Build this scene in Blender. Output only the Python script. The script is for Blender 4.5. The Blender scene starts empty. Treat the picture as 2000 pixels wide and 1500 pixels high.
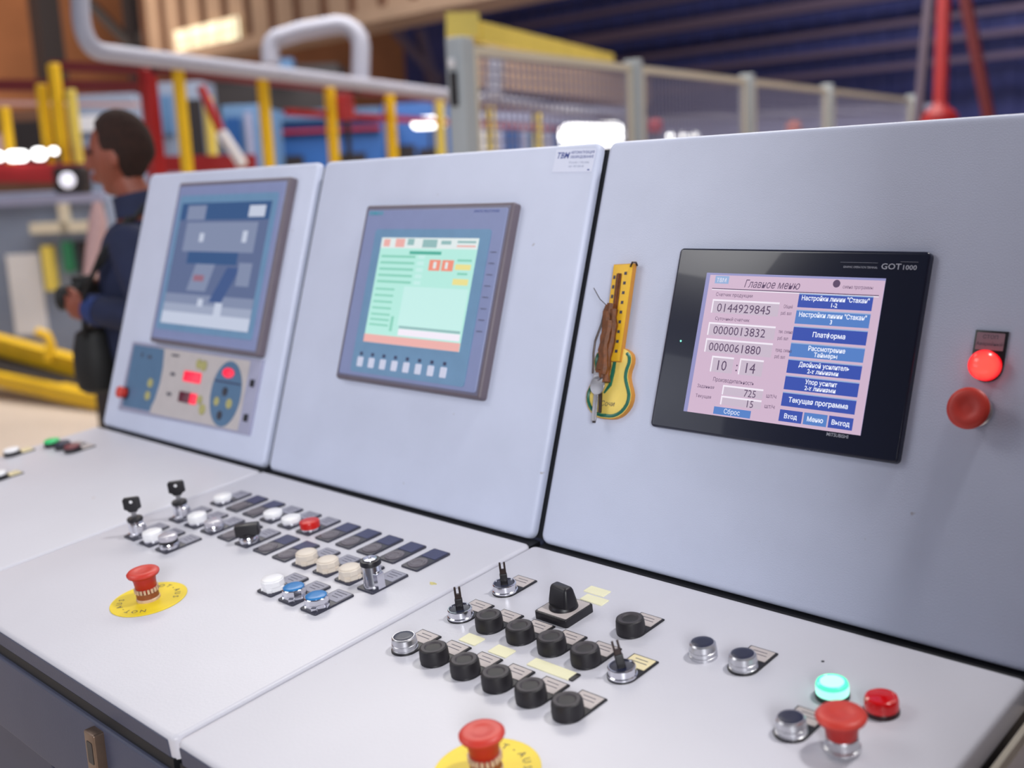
import bpy, math, random
from mathutils import Vector, Matrix
random.seed(7)
S = bpy.context.scene
COL = S.collection
# ------------------------------------------------------------------ camera
Z0 = 1.0                                   # height of the console hinge line
CAM = Vector((0.8566, -1.0871, 0.516 + Z0))
YAW, PIT, ROLL, FOC = -0.7732, 0.1873, -0.0446, 2.1171
cy, sy, cp, sp = math.cos(YAW), math.sin(YAW), math.cos(PIT), math.sin(PIT)
FW = Vector((sy * cp, cy * cp, -sp))
R0 = Vector((cy, -sy, 0)); U0 = R0.cross(FW)
cr, sr = math.cos(ROLL), math.sin(ROLL)
RT = R0 * cr + U0 * sr; UP = U0 * cr - R0 * sr
cam = bpy.data.objects.new('camera', bpy.data.cameras.new('camera'))
COL.objects.link(cam); S.camera = cam
cam.matrix_world = Matrix(((RT.x, UP.x, -FW.x, CAM.x), (RT.y, UP.y, -FW.y, CAM.y), (RT.z, UP.z, -FW.z, CAM.z), (0, 0, 0, 1)))
cam.data.sensor_width = 36; cam.data.lens = 36 * FOC / 2
cam.data.clip_start = 0.05; cam.data.clip_end = 200
cam.data.dof.use_dof = True; cam.data.dof.focus_distance = 1.36
cam.data.dof.aperture_fstop = 2.6
# ------------------------------------------------------------------ world, lights, exposure
W = bpy.data.worlds.new('world'); S.world = W; W.use_nodes = True
bg = W.node_tree.nodes['Background']
bg.inputs[0].default_value = (0.60, 0.62, 0.80, 1); bg.inputs[1].default_value = 0.17
def area(name, loc, target, sx, sy_, power, color):
    l = bpy.data.lights.new(name, 'AREA'); l.shape = 'RECTANGLE'; l.size = sx; l.size_y = sy_
    l.energy = power; l.color = color
    o = bpy.data.objects.new(name, l); COL.objects.link(o); o.location = loc
    d = Vector(target) - Vector(loc)
    o.rotation_euler = d.to_track_quat('-Z', 'Y').to_euler()
    return o
area('ceiling_light_main', (-2.1, -1.7, 3.3), (-1.0, 0.0, 1.2), 1.4, 1.0, 23, (1, 0.985, 0.97))
area('ceiling_light_side', (1.2, 0.75, 4.4), (0.2, -0.2, 1.0), 0.3, 0.3, 62, (1, 0.98, 0.96))
area('fill_light_right', (4.4, -4.3, 3.0), (-0.5, 0, 1.3), 1.8, 1.6, 255, (0.96, 0.98, 1.0))  # made-up side light that the added cabinet cuts off at the right
area('hall_window_light', (-4.5, -4.6, 2.1), (-1.2, 0, 1.3), 3.6, 1.7, 34, (0.90, 0.93, 1.0))
area('hall_light_far', (-6, 6, 8.5), (-8, 9, 0), 9, 8, 1700, (1, 0.95, 0.88))
area('fill_light_west', (-19, 4, 7.5), (-28, 8, 4.5), 4, 3, 1100, (1, 0.86, 0.70))  # added only to brighten the west wall, no known lamp
area('fill_light_north', (-4, 15, 8.0), (-4, 24, 4.5), 6, 2, 900, (0.92, 0.90, 1.0))  # added only to brighten the north wall, no known lamp
S.view_settings.view_transform = 'Standard'; S.view_settings.look = 'None'
S.view_settings.exposure = 0.0; S.view_settings.gamma = 1.0; S.view_settings.use_curve_mapping = False
S.cycles.use_denoising = True
S.cycles.max_bounces = 6

def at(px, py, depth):                     # point at a distance along the view axis (2000x1500 frame)
    return CAM + (FW + RT * ((px - 1000) / (1000 * FOC)) - UP * ((py - 750) / (1000 * FOC))) * depth

# ------------------------------------------------------------------ materials
def s2l(c):
    return tuple(((x / 255) / 12.92 if x / 255 <= 0.04045 else (((x / 255) + 0.055) / 1.055) ** 2.4) for x in c)
MATS = {}
def mat(name, rgb, rough=0.5, metal=0.0, emit=0.0, noise=0.0, scale=40.0, bump=0.0, bscale=300.0, coat=0.0, spots=None, ergb=None):
    if name in MATS: return MATS[name]
    m = bpy.data.materials.new(name); m.use_nodes = True; nt = m.node_tree
    b = nt.nodes['Principled BSDF']; L = nt.links
    c = s2l(rgb) + (1,)
    b.inputs['Base Color'].default_value = c
    b.inputs['Roughness'].default_value = rough; b.inputs['Metallic'].default_value = metal
    if coat: b.inputs['Coat Weight'].default_value = coat
    if emit:
        b.inputs['Emission Color'].default_value = (s2l(ergb) + (1,)) if ergb else c
        b.inputs['Emission Strength'].default_value = emit
    tc = nt.nodes.new('ShaderNodeTexCoord')
    if noise:
        n = nt.nodes.new('ShaderNodeTexNoise'); n.inputs['Scale'].default_value = scale; n.inputs['Detail'].default_value = 4
        L.new(tc.outputs['Object'], n.inputs['Vector'])
        r = nt.nodes.new('ShaderNodeValToRGB')
        r.color_ramp.elements[0].position = 0.3; r.color_ramp.elements[1].position = 0.7
        r.color_ramp.elements[0].color = tuple(x * (1 - noise) for x in c[:3]) + (1,)
        r.color_ramp.elements[1].color = tuple(min(1, x * (1 + noise)) for x in c[:3]) + (1,)
        L.new(n.outputs['Fac'], r.inputs['Fac']); out = r.outputs['Color']
        if spots:
            n2 = nt.nodes.new('ShaderNodeTexNoise'); n2.inputs['Scale'].default_value = spots[1]; n2.inputs['Detail'].default_value = 2
            L.new(tc.outputs['Object'], n2.inputs['Vector'])
            r2 = nt.nodes.new('ShaderNodeValToRGB')
            r2.color_ramp.elements[0].position = spots[2]; r2.color_ramp.elements[0].color = (0, 0, 0, 1)
            r2.color_ramp.elements[1].position = spots[2] + 0.03; r2.color_ramp.elements[1].color = (0.6, 0.6, 0.6, 1)
            L.new(n2.outputs['Fac'], r2.inputs['Fac'])
            mx = nt.nodes.new('ShaderNodeMixRGB'); mx.inputs[2].default_value = s2l(spots[0]) + (1,)
            L.new(r2.outputs['Color'], mx.inputs[0]); L.new(out, mx.inputs[1]); out = mx.outputs[0]
        L.new(out, b.inputs['Base Color'])
        if emit and not ergb: L.new(out, b.inputs['Emission Color'])
    if bump:
        n = nt.nodes.new('ShaderNodeTexNoise'); n.inputs['Scale'].default_value = bscale; n.inputs['Detail'].default_value = 2
        L.new(tc.outputs['Object'], n.inputs['Vector'])
        bp = nt.nodes.new('ShaderNodeBump'); bp.inputs['Strength'].default_value = bump; bp.inputs['Distance'].default_value = 0.001
        L.new(n.outputs['Fac'], bp.inputs['Height']); L.new(bp.outputs['Normal'], b.inputs['Normal'])
    MATS[name] = m
    return m
def M(n): return MATS[n]
mat('door_paint', (205, 211, 233), 0.42, noise=0.03, scale=9, bump=0.25, bscale=650, spots=((150, 140, 140), 45, 0.76))
mat('desk_paint', (207, 206, 215), 0.38, noise=0.02, scale=6, bump=0.2, bscale=220, spots=((176, 140, 118), 38, 0.765))
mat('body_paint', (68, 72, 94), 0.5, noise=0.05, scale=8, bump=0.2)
mat('cream_edge', (205, 196, 180), 0.5, noise=0.05)
mat('gap_rubber_and_shade', (14, 15, 22), 0.6, noise=0.1)
mat('chrome', (225, 225, 232), 0.16, metal=1.0, noise=0.03, scale=80)
mat('aluminium', (205, 205, 210), 0.3, metal=0.9, noise=0.05, scale=120)
mat('steel_bronze', (132, 112, 98), 0.35, metal=0.8, noise=0.1)
mat('black_plastic', (26, 24, 30), 0.4, noise=0.1, scale=60)
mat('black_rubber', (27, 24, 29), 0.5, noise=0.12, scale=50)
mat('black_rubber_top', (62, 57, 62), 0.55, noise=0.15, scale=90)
mat('dark_lens', (34, 38, 62), 0.35, noise=0.1)
mat('plate_dark', (52, 52, 66), 0.4, noise=0.1)
mat('insert_grey', (150, 150, 166), 0.45, noise=0.05)
mat('insert_navy', (50, 54, 92), 0.3, noise=0.1)
mat('insert_light', (196, 186, 184), 0.45, noise=0.04)
mat('insert_cream', (236, 222, 178), 0.5, noise=0.04)
mat('plug_grey', (104, 98, 106), 0.4, noise=0.08)
mat('ink', (70, 68, 84), 0.6, noise=0.05)
mat('white_cap', (244, 243, 246), 0.3, noise=0.01)
mat('ivory_cap', (226, 214, 200), 0.4, noise=0.04)
mat('clear_cap', (186, 182, 192), 0.15, noise=0.05, coat=0.5)
mat('blue_cap', (28, 122, 190), 0.3, noise=0.03)
mat('red_cap', (206, 30, 24), 0.3, noise=0.04)
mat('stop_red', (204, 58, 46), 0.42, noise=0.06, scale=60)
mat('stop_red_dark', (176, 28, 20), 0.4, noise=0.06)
mat('stop_ring', (206, 176, 150), 0.4, noise=0.2, scale=120)
mat('stop_brown', (140, 74, 44), 0.5, noise=0.1)
mat('plate_yellow', (240, 212, 40), 0.45, noise=0.04)
mat('sticker_cream', (240, 236, 200), 0.6, noise=0.02)
mat('sticker_white', (222, 226, 246), 0.5, noise=0.01)
mat('print_blue', (50, 70, 150), 0.5, noise=0.02)
mat('print_grey', (140, 150, 180), 0.5, noise=0.02)
mat('lamp_green', (60, 230, 170), 0.2, emit=0.9, ergb=(90, 245, 190), noise=0.02)
mat('lamp_green_core', (160, 255, 225), 0.2, emit=1.0, ergb=(170, 255, 230), noise=0.02)
mat('lamp_green_base', (6, 70, 52), 0.3, noise=0.02)
mat('lamp_red_off', (200, 6, 12), 0.15, noise=0.02, coat=0.4, emit=0.12)
mat('lamp_red_base', (50, 10, 16), 0.3, noise=0.02)
mat('lamp_red_lit', (255, 30, 40), 0.2, emit=1.3, ergb=(255, 20, 34), noise=0.02)
mat('lamp_red_core', (255, 110, 90), 0.2, emit=1.6, ergb=(255, 96, 84), noise=0.02)
mat('green_cap', (40, 190, 110), 0.3, noise=0.03, emit=0.15)
mat('frame_grey', (108, 106, 128), 0.4, noise=0.03)
mat('frame_side', (104, 94, 104), 0.45, noise=0.04)
mat('face_lavender', (136, 146, 188), 0.4, noise=0.02)
mat('face_blue', (112, 152, 188), 0.35, noise=0.03)
mat('teal_print', (60, 170, 190), 0.4, noise=0.02)
mat('got_black', (17, 22, 46), 0.28, noise=0.06, scale=6, coat=0.3)
mat('got_text', (190, 192, 206), 0.4, noise=0.02)
mat('thermo_yellow', (238, 186, 40), 0.45, noise=0.06)
mat('thermo_pale', (244, 214, 110), 0.45, noise=0.05)
mat('thermo_green', (24, 104, 84), 0.4, noise=0.05)
mat('thermo_side', (196, 134, 50), 0.5, noise=0.05)
mat('leather_brown', (110, 60, 22), 0.55, noise=0.35, scale=120, bump=0.5)
mat('dark_iron', (60, 48, 46), 0.4, metal=0.5, noise=0.2)
mat('key_steel', (165, 163, 168), 0.3, metal=0.8, noise=0.1)
mat('keypad_beige', (196, 188, 188), 0.45, noise=0.03)
mat('keypad_frame', (160, 160, 186), 0.4, noise=0.03)
mat('keypad_blue', (84, 118, 152), 0.45, noise=0.04)
mat('keypad_yellow', (178, 172, 112), 0.5, noise=0.05)
mat('digit_red', (220, 30, 60), 0.3, emit=0.9, noise=0.02)
mat('digit_dark', (96, 20, 46), 0.3, noise=0.05)
def glow(name, edge, core, k):
    m = mat(name, edge, 0.2, emit=k, ergb=core); nt = m.node_tree; b = nt.nodes['Principled BSDF']
    lw = nt.nodes.new('ShaderNodeLayerWeight'); lw.inputs[0].default_value = 0.35
    r = nt.nodes.new('ShaderNodeValToRGB'); r.color_ramp.elements[0].position = 0.05; r.color_ramp.elements[0].color = s2l(core) + (1,)
    r.color_ramp.elements[1].position = 0.62; r.color_ramp.elements[1].color = s2l(edge) + (1,)
    nt.links.new(lw.outputs['Facing'], r.inputs[0]); nt.links.new(r.outputs[0], b.inputs['Emission Color'])
glow('lamp_red_glow', (236, 4, 22), (255, 96, 84), 1.0)
# screens
def em(name, rgb, k=0.9): return mat(name, tuple(int(x * 0.25) for x in rgb), 0.25, emit=k, ergb=rgb, noise=0.01)
em('scr_pink', (214, 186, 210)); em('scr_pink_light', (236, 214, 232)); em('scr_white', (248, 240, 252))
em('scr_blue', (60, 84, 178)); em('scr_blue_lit', (88, 132, 204)); em('scr_ink', (100, 78, 110), 0.8); em('scr_text', (236, 240, 255), 1.0)
em('scr_edge', (150, 150, 200)); em('scr_logo', (150, 178, 220)); em('scr_box', (206, 190, 208))
em('scr_mint', (186, 240, 228)); em('scr_mint_light', (202, 244, 238)); em('scr_mint_line', (140, 212, 190)); em('scr_teal', (84, 178, 158))
em('scr_red', (244, 150, 130)); em('scr_yellow', (240, 228, 150)); em('scr_rose', (240, 178, 172)); em('scr_gray', (150, 190, 190)); em('scr_pale', (230, 240, 240))
em('led_green', (140, 255, 220), 1.5)
mat('scr_off', (36, 46, 70), 0.12, emit=0.62, ergb=(112, 126, 164), noise=0.03, scale=12)
em('scr1_dark', (70, 96, 150), 0.75); em('scr1_mid', (142, 154, 186), 0.75); em('scr1_light', (198, 206, 226), 0.9); em('scr1_reflection', (168, 178, 204), 0.8); em('scr1_blue', (62, 98, 150), 0.7); em('scr1_red', (170, 120, 140), 0.7)

# ------------------------------------------------------------------ mesh builder
class MB:
    def __init__(s, mats): s.v = []; s.f = []; s.m = []; s.mats = [M(x) if isinstance(x, str) else x for x in (mats if isinstance(mats, (list, tuple)) else [mats])]; s.T = None
    def add(s, vs, fs, mi=0):
        k = len(s.v)
        s.v += [(s.T @ Vector(p))[:] if s.T else tuple(p) for p in vs]
        for f in fs: s.f.append(tuple(i + k for i in f)); s.m.append(mi)
        return s
    def box(s, c, d, mi=0, rot=None):
        x, y, z = d[0] / 2, d[1] / 2, d[2] / 2
        vs = [Vector((a * x, b * y, e * z)) for a in (-1, 1) for b in (-1, 1) for e in (-1, 1)]
        if rot is not None: vs = [rot @ v for v in vs]
        vs = [v + Vector(c) for v in vs]
        return s.add(vs, [(0, 1, 3, 2), (4, 6, 7, 5), (0, 4, 5, 1), (2, 3, 7, 6), (0, 2, 6, 4), (1, 5, 7, 3)], mi)
    def loops(s, L, mi=0, cap0=True, cap1=True, closed=True):
        n = len(L[0]); vs = [p for l in L for p in l]; fs = []
        for k in range(len(L) - 1):
            for i in range(n if closed else n - 1):
                j = (i + 1) % n; fs.append((k * n + i, k * n + j, (k + 1) * n + j, (k + 1) * n + i))
        if cap0: fs.append(tuple(range(n))[::-1])
        if cap1: fs.append(tuple((len(L) - 1) * n + i for i in range(n)))
        return s.add(vs, fs, mi)
    def prism(s, o, z0, z1, e=0.0, seg=3, mi=0, top=None):
        def off(d):
            n = len(o); r = []
            for i in range(n):
                a, b, c = Vector(o[i - 1]), Vector(o[i]), Vector(o[(i + 1) % n])
                t1, t2 = (b - a), (c - b)
                n1 = Vector((t1.y, -t1.x)); n2 = Vector((t2.y, -t2.x))
                if n1.length > 1e-9: n1.normalize()
                if n2.length > 1e-9: n2.normalize()
                nn = n1 + n2
                if nn.length < 1e-6: nn = n1
                nn = nn / max(0.3, nn.length_squared) * 2
                r.append(b - nn * d)
            return r
        L = [[(p[0], p[1], z0) for p in o]]
        if e > 0:
            for k in range(seg + 1):
                a = k / seg * math.pi / 2
                L.append([(p.x, p.y, z1 - e + e * math.sin(a)) for p in off(e * (1 - math.cos(a)))])
        else: L.append([(p[0], p[1], z1) for p in o])
        s.loops(L, mi)
        if top is not None: s.m[-1] = top
        return s
    def rbox(s, x0, y0, x1, y1, z0, z1, r=0.0, e=0.0, mi=0, top=None, seg=3):
        return s.prism(rrect(x0, y0, x1, y1, r), z0, z1, e, seg, mi, top)
    def lathe(s, prof, c=(0, 0, 0), n=32, mi=0, mids=None, sx=1.0, cap0=True, cap1=True):
        L = [[(c[0] + r * math.cos(2 * math.pi * i / n) * sx, c[1] + r * math.sin(2 * math.pi * i / n), c[2] + z) for i in range(n)] for r, z in prof]
        k0 = len(s.f)
        s.loops(L, mi, cap0, cap1)
        if mids:
            for k in range(len(prof) - 1):
                for i in range(n): s.m[k0 + k * n + i] = mids[k]
            if cap1: s.m[-1] = mids[-1]
        return s
    def tube(s, pts, r, n=10, mi=0, rs=None):
        P = [Vector(p) for p in pts]; L = []; up = None
        for i, p in enumerate(P):
            t = (P[min(i + 1, len(P) - 1)] - P[max(i - 1, 0)]).normalized()
            if up is None: up = t.orthogonal().normalized()
            up = (up - t * up.dot(t)).normalized(); w = t.cross(up); q = rs[i] if rs else r
            L.append([p + (up * math.cos(2 * math.pi * k / n) + w * math.sin(2 * math.pi * k / n)) * q for k in range(n)])
        return s.loops(L, mi)
    def bar(s, a, b, w, h, mi=0):
        a, b = Vector(a), Vector(b); t = (b - a); l = t.length; t.normalize()
        z = Vector((0, 0, 1)) if abs(t.z) < 0.95 else Vector((0, 1, 0))
        x = t.cross(z).normalized(); y = x.cross(t)
        rot = Matrix((x, t, y)).transposed()
        return s.box((a + b) / 2, (w, l, h), mi, rot)
    def build(s, name, parent=None):
        me = bpy.data.meshes.new(name)
        me.from_pydata([tuple(v) for v in s.v], [], s.f); me.update()
        for m in s.mats: me.materials.append(m)
        me.polygons.foreach_set('material_index', s.m)
        me.polygons.foreach_set('use_smooth', [True] * len(s.f))
        me.set_sharp_from_angle(angle=math.radians(32))
        o = bpy.data.objects.new(name, me); COL.objects.link(o)
        if parent: o.parent = parent
        return o
def rrect(x0, y0, x1, y1, r=0.0, n=5):
    if r <= 0: return [(x0, y0), (x1, y0), (x1, y1), (x0, y1)]
    P = []
    for cx, cy_, a0 in ((x1 - r, y0 + r, -90), (x1 - r, y1 - r, 0), (x0 + r, y1 - r, 90), (x0 + r, y0 + r, 180)):
        for k in range(n + 1):
            a = math.radians(a0 + 90 * k / n); P.append((cx + r * math.cos(a), cy_ + r * math.sin(a)))
    return P
def circ(cx, cy_, rx, ry=None, n=28, a0=0, a1=360):
    ry = ry or rx; full = abs(a1 - a0) >= 360
    return [(cx + rx * math.cos(math.radians(a0 + (a1 - a0) * k / (n if full else n - 1))), cy_ + ry * math.sin(math.radians(a0 + (a1 - a0) * k / (n if full else n - 1)))) for k in range(n)]
def tag(o, label=None, cat=None, group=None, kind=None):
    if label: o['label'] = label
    if cat: o['category'] = cat
    if group: o['group'] = group
    if kind: o['kind'] = kind
    return o
def empty(name, loc, label=None, cat=None, group=None, rot=None):
    o = bpy.data.objects.new(name, None); COL.objects.link(o); o.empty_display_size = 0.02
    o.location = loc
    if rot: o.rotation_euler = rot
    return tag(o, label, cat, group)
TXT = {}
def text(mb, s, x, y, z, size, mi=0, align='LEFT', sx=1.0, rot=0.0, shear=0.0, bold=0.0):
    key = (s, align, shear, bold)
    if key not in TXT:
        cu = bpy.data.curves.new('txt', 'FONT'); cu.body = s; cu.align_x = align; cu.size = 1; cu.shear = shear; cu.offset = bold; cu.resolution_u = 2
        ob = bpy.data.objects.new('txt', cu); COL.objects.link(ob)
        dg = bpy.context.evaluated_depsgraph_get(); me = bpy.data.meshes.new_from_object(ob.evaluated_get(dg))
        TXT[key] = ([v.co.copy() for v in me.vertices], [tuple(p.vertices) for p in me.polygons])
        bpy.data.objects.remove(ob); bpy.data.meshes.remove(me); bpy.data.curves.remove(cu)
    vs, fs = TXT[key]; c, q = math.cos(rot), math.sin(rot)
    mb.add([(x + (v.x * sx * c - v.y * q) * size, y + (v.x * sx * q + v.y * c) * size, z) for v in vs], fs, mi)
# ------------------------------------------------------------------ console frames
TA, TB = 0.3177, 0.1034                     # tilt of the upright doors, slope of the desk
def desk_pt(x, v, h=0): return Vector((x, -v * math.cos(TB) - h * math.sin(TB), Z0 - v * math.sin(TB) + h * math.cos(TB)))
def door_pt(x, v, h=0): return Vector((x, v * math.sin(TA) - h * math.cos(TA), Z0 + v * math.cos(TA) + h * math.sin(TA)))
RD = (TB, 0, 0); RP = (math.pi / 2 - TA, 0, 0)
X0, X1, X2, X3 = -1.5336, -0.8592, -0.1678, 0.516
DH, DD = 0.5935, 0.5858
def on_desk(name, x, v, label, cat, group=None): return empty(name, desk_pt(x, v), label, cat, group, RD)
def on_door(name, x, v, label, cat, group=None): return empty(name, door_pt(x, v), label, cat, group, RP)
# ------------------------------------------------------------------ floor and walls
mat('floor_concrete', (214, 198, 184), 0.55, noise=0.06, scale=0.8)
mat('wall_brown', (150, 96, 62), 0.8, noise=0.2, scale=0.6)
mat('wall_navy', (46, 52, 104), 0.7, noise=0.15, scale=0.5)
f = MB('floor_concrete'); f.box((-8, 7, -0.05), (46, 38, 0.1)); tag(f.build('floor'), kind='structure')
w = MB('wall_brown'); w.box((-28, 8, 6), (0.3, 34, 12)); tag(w.build('wall_west'), kind='structure')
w = MB('wall_navy'); w.box((-6.5, 24, 6), (43, 0.3, 12))
for k in range(60): w.box((-27.5 + k * 0.72, 23.82, 6), (0.3, 0.08, 12))
tag(w.build('wall_north'), kind='structure')

# ------------------------------------------------------------------ console units
def console_unit(xa, xb, label, right=False, ped=None, latch=None):
    r = empty('console_unit', (0, 0, 0), label, 'control console', 'console units in a row')
    m = MB(['door_paint', 'gap_rubber_and_shade']); g = 0.0058
    m.rbox(xa + 0.0035, 0.000, xb + 0.11 if right else xb - 0.0125, DH, -0.013, 0, 0.014, 0.008, seg=5)
    d = m.build('upright_door', r); d.location = door_pt(0, 0); d.rotation_euler = RP
    m = MB(['desk_paint'])
    g2 = 0.0028
    m.rbox(xa + g2, -DD, xb - g2, -0.0095, -0.028, 0, 0.01, 0.006, seg=4)
    d = m.build('desk_lid', r); d.location = desk_pt(0, 0); d.rotation_euler = RD
    m = MB('body_paint'); m.rbox(xa + 0.012, -0.0265, xb - 0.013, -0.0045, 0.0, 0.0012, 0.002, 0.0005, seg=1); fl = m.build('front_lip_shade', d)  # dark strip paints the shade on the front edge of the lid
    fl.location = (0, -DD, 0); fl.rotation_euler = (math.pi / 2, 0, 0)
    # rubber gasket along the hinge
    m = MB('gap_rubber_and_shade'); xg = xb + 0.1 if right else xb; m.box(((xa + xg) / 2, -0.003, -0.016), (xg - xa - 0.012, 0.03, 0.022))
    d = m.build('gasket', r); d.location = desk_pt(0, 0); d.rotation_euler = RD
    xg = xb + 0.1 if right else xb
    m = MB('gap_rubber_and_shade'); m.box(((xa + xg) / 2, DH / 2 - 0.002, -0.0225), (xg - xa - 0.001, DH - 0.012, 0.016)); d = m.build('door_seal', r); d.location = door_pt(0, 0); d.rotation_euler = RP
    # cabinet body: side profile extruded along x
    A = door_pt(0, 0.02, -0.031); B = door_pt(0, DH - 0.012, -0.031); Cc = desk_pt(0, DD - 0.02, -0.0285)
    prof = [(A.y + 0.002, A.z), (B.y, B.z), (B.y + 0.22, B.z - 0.02), (0.42, Z0 - 0.25), (-0.50, Z0 - 0.25), (-0.565, Z0 - 0.225), (Cc.y + 0.0, Z0 - 0.10), (Cc.y + 0.004, Cc.z - 0.001), (0, Z0 - 0.033)]
    xb2 = xb + 0.03 if right else xb - 0.008
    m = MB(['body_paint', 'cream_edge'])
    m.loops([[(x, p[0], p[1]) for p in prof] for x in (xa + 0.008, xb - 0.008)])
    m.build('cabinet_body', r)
    m = MB('gap_rubber_and_shade'); m.box(((xa + xb) / 2, -0.5745, Z0 - 0.0945), (xb - xa - 0.014, 0.014, 0.016)); m.build('gap_shade_strip', r)  # black strip standing for the shade in the gap under the lid
    # front panel with a folded edge
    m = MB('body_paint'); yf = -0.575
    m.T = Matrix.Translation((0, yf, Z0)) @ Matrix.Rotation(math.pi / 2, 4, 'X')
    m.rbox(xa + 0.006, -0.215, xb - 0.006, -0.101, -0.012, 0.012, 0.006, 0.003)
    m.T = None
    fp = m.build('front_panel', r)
    if latch:
        lx, lz = latch
        m = MB(['steel_bronze', 'black_plastic'])
        m.T = Matrix.Translation((lx, yf - 0.011, Z0 + lz)) @ Matrix.Rotation(math.pi / 2, 4, 'X')
        m.rbox(-0.013, -0.026, 0.013, 0.026, 0, 0.014, 0.003, 0.002)
        m.rbox(-0.007, -0.014, 0.007, 0.014, 0.0141, 0.0146, 0.002, 0, mi=1)
        m.T = None
        m.build('latch', fp)
    if right:
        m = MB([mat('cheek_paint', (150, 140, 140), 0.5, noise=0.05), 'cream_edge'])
        Dp = [(-0.002, Z0 - 0.040), (-0.575, Z0 - 0.101), (-0.575, Z0 - 0.25), (0.0, Z0 - 0.25)]
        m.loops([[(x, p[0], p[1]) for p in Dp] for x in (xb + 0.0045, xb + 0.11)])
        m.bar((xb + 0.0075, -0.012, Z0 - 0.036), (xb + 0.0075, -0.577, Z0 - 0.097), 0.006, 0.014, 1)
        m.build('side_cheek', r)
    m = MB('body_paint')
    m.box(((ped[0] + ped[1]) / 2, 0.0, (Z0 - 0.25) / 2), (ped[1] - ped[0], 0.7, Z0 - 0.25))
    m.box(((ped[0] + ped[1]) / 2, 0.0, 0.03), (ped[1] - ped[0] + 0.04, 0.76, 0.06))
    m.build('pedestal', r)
    return r
console_unit(X0, X1, 'leftmost light grey console unit, carrying the blurred dark screen and keypad', ped=(-1.5, -1.15))
console_unit(X1, X2, 'middle light grey console unit, carrying the mint green screen', ped=(-0.82, -0.2), latch=(-0.345, -0.132))
console_unit(X2, X3, 'right light grey console unit, carrying the black framed screen', True, ped=(-0.14, 0.5))

# ------------------------------------------------------------------ small control parts
def legend(r, kind, back=0.048, front=0.0175, w=0.0175):
    """flat legend plate under a control on the middle desk: kind blank / label"""
    m = MB(['plate_dark', 'insert_grey', 'insert_navy', 'plug_grey', 'ink'])
    m.rbox(-w, -front, w, back, 0, 0.0028, 0.0025, 0.0007, seg=2)
    p = m.build('legend_plate', r)
    m = MB(['insert_navy' if kind == 'blank' else 'insert_grey', 'ink'])
    m.rbox(-w + 0.0025, 0.0195, w - 0.0025, back - 0.002, 0.0028, 0.0034, 0.0012)
    if kind != 'blank':
        for k, (l, y) in enumerate(((0.022, 0.040), (0.017, 0.034), (0.013, 0.028))):
            m.rbox(-l / 2, y, l / 2, y + 0.0014, 0.0034, 0.00345, 0, mi=1)
    m.build('label_insert', p)
    return p
def blank_plate(k, v, label):
    r = on_desk('blanking_plate', -0.7775 + 0.0511 * k, v, label, 'label plate', 'dark plates without a button')
    legend(r, 'blank')
    m = MB(['plug_grey', 'plate_dark'])
    m.lathe([(0.0148, 0.0028), (0.0148, 0.004), (0.0138, 0.0045), (0.011, 0.0042), (0.0103, 0.0048), (0.007, 0.0048), (0.0062, 0.0042)], n=28)
    m.build('blanking_plug', r)
    return r
def ring_base(r, mt='chrome', rad=0.0155, h=0.005, z=0.0028, name='bezel'):
    m = MB(mt); m.lathe([(rad, z), (rad, z + h * 0.7), (rad - 0.0012, z + h), (rad - 0.003, z + h)], n=32)
    return m.build(name, r)
def cap(r, mt, rad, z0, h, dome=0.001, name='button_cap', dish=False):
    m = MB(mt)
    pr = [(rad * 0.98, z0), (rad, z0 + h * 0.2), (rad, z0 + h - 0.0018), (rad - 0.0006, z0 + h - 0.0006), (rad - 0.002, z0 + h)]
    if dish: pr += [(rad * 0.8, z0 + h - 0.0002), (rad * 0.72, z0 + h - 0.0012), (rad * 0.3, z0 + h - 0.0016)]
    else: pr += [(rad * 0.5, z0 + h + dome)]
    m.lathe(pr, n=36); return m.build(name, r)
def flat_button(x, v, mt, label, group, tall=0.0075, ring=True, name='push_button'):
    r = on_desk(name, x, v, label, 'button', group)
    legend(r, 'label')
    if ring: ring_base(r)
    cap(r, mt, 0.0158, 0.006, tall)
    return r
def octo_button(x, v, mt, label, group, top=None):
    r = on_desk('push_button', x, v, label, 'button', group)
    legend(r, 'label')
    m = MB(['chrome' if top else mt]); n = 10
    o1 = circ(0, 0, 0.0155, n=n); o2 = circ(0, 0, 0.0165, n=n)
    m.loops([[(p[0], p[1], 0.0028) for p in o1], [(p[0], p[1], 0.009) for p in o1], [(p[0], p[1], 0.010) for p in o2], [(p[0], p[1], 0.0165) for p in o2], [(p[0] * 0.93, p[1] * 0.93, 0.0175) for p in o2]])
    # recessed finger notches round the skirt
    for k in range(5):
        a = 2 * math.pi * k / 5 + 0.3; m.box((0.0152 * math.cos(a), 0.0152 * math.sin(a), 0.005), (0.004, 0.007, 0.004), 0, Matrix.Rotation(a, 3, 'Z'))
    c = m.build('collar', r)
    m = MB([top or mt]); m.lathe([(0.0142, 0.0172), (0.0142, 0.0185), (0.0128, 0.0192), (0.006, 0.0194)], n=32)
    m.build('button_cap', r)
    return r
xk = lambda k: -0.7775 + 0.0511 * k
V1, V2, V3 = 0.1435, 0.2235, 0.3045
def WB(x, v, l): return flat_button(x, v, 'white_cap', l, 'white round buttons on the middle desk')
WB(xk(0), V1, 'white round button at the left end of the back row, middle desk')
WB(xk(3), V1, 'left of the two neighbouring white buttons beside the red button, back row')
WB(xk(4), V1, 'white round button touching the left side of the small red button')
flat_button(xk(5), V1, 'red_cap', 'small bright red round button in the back row of the middle desk', None, tall=0.011)
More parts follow.
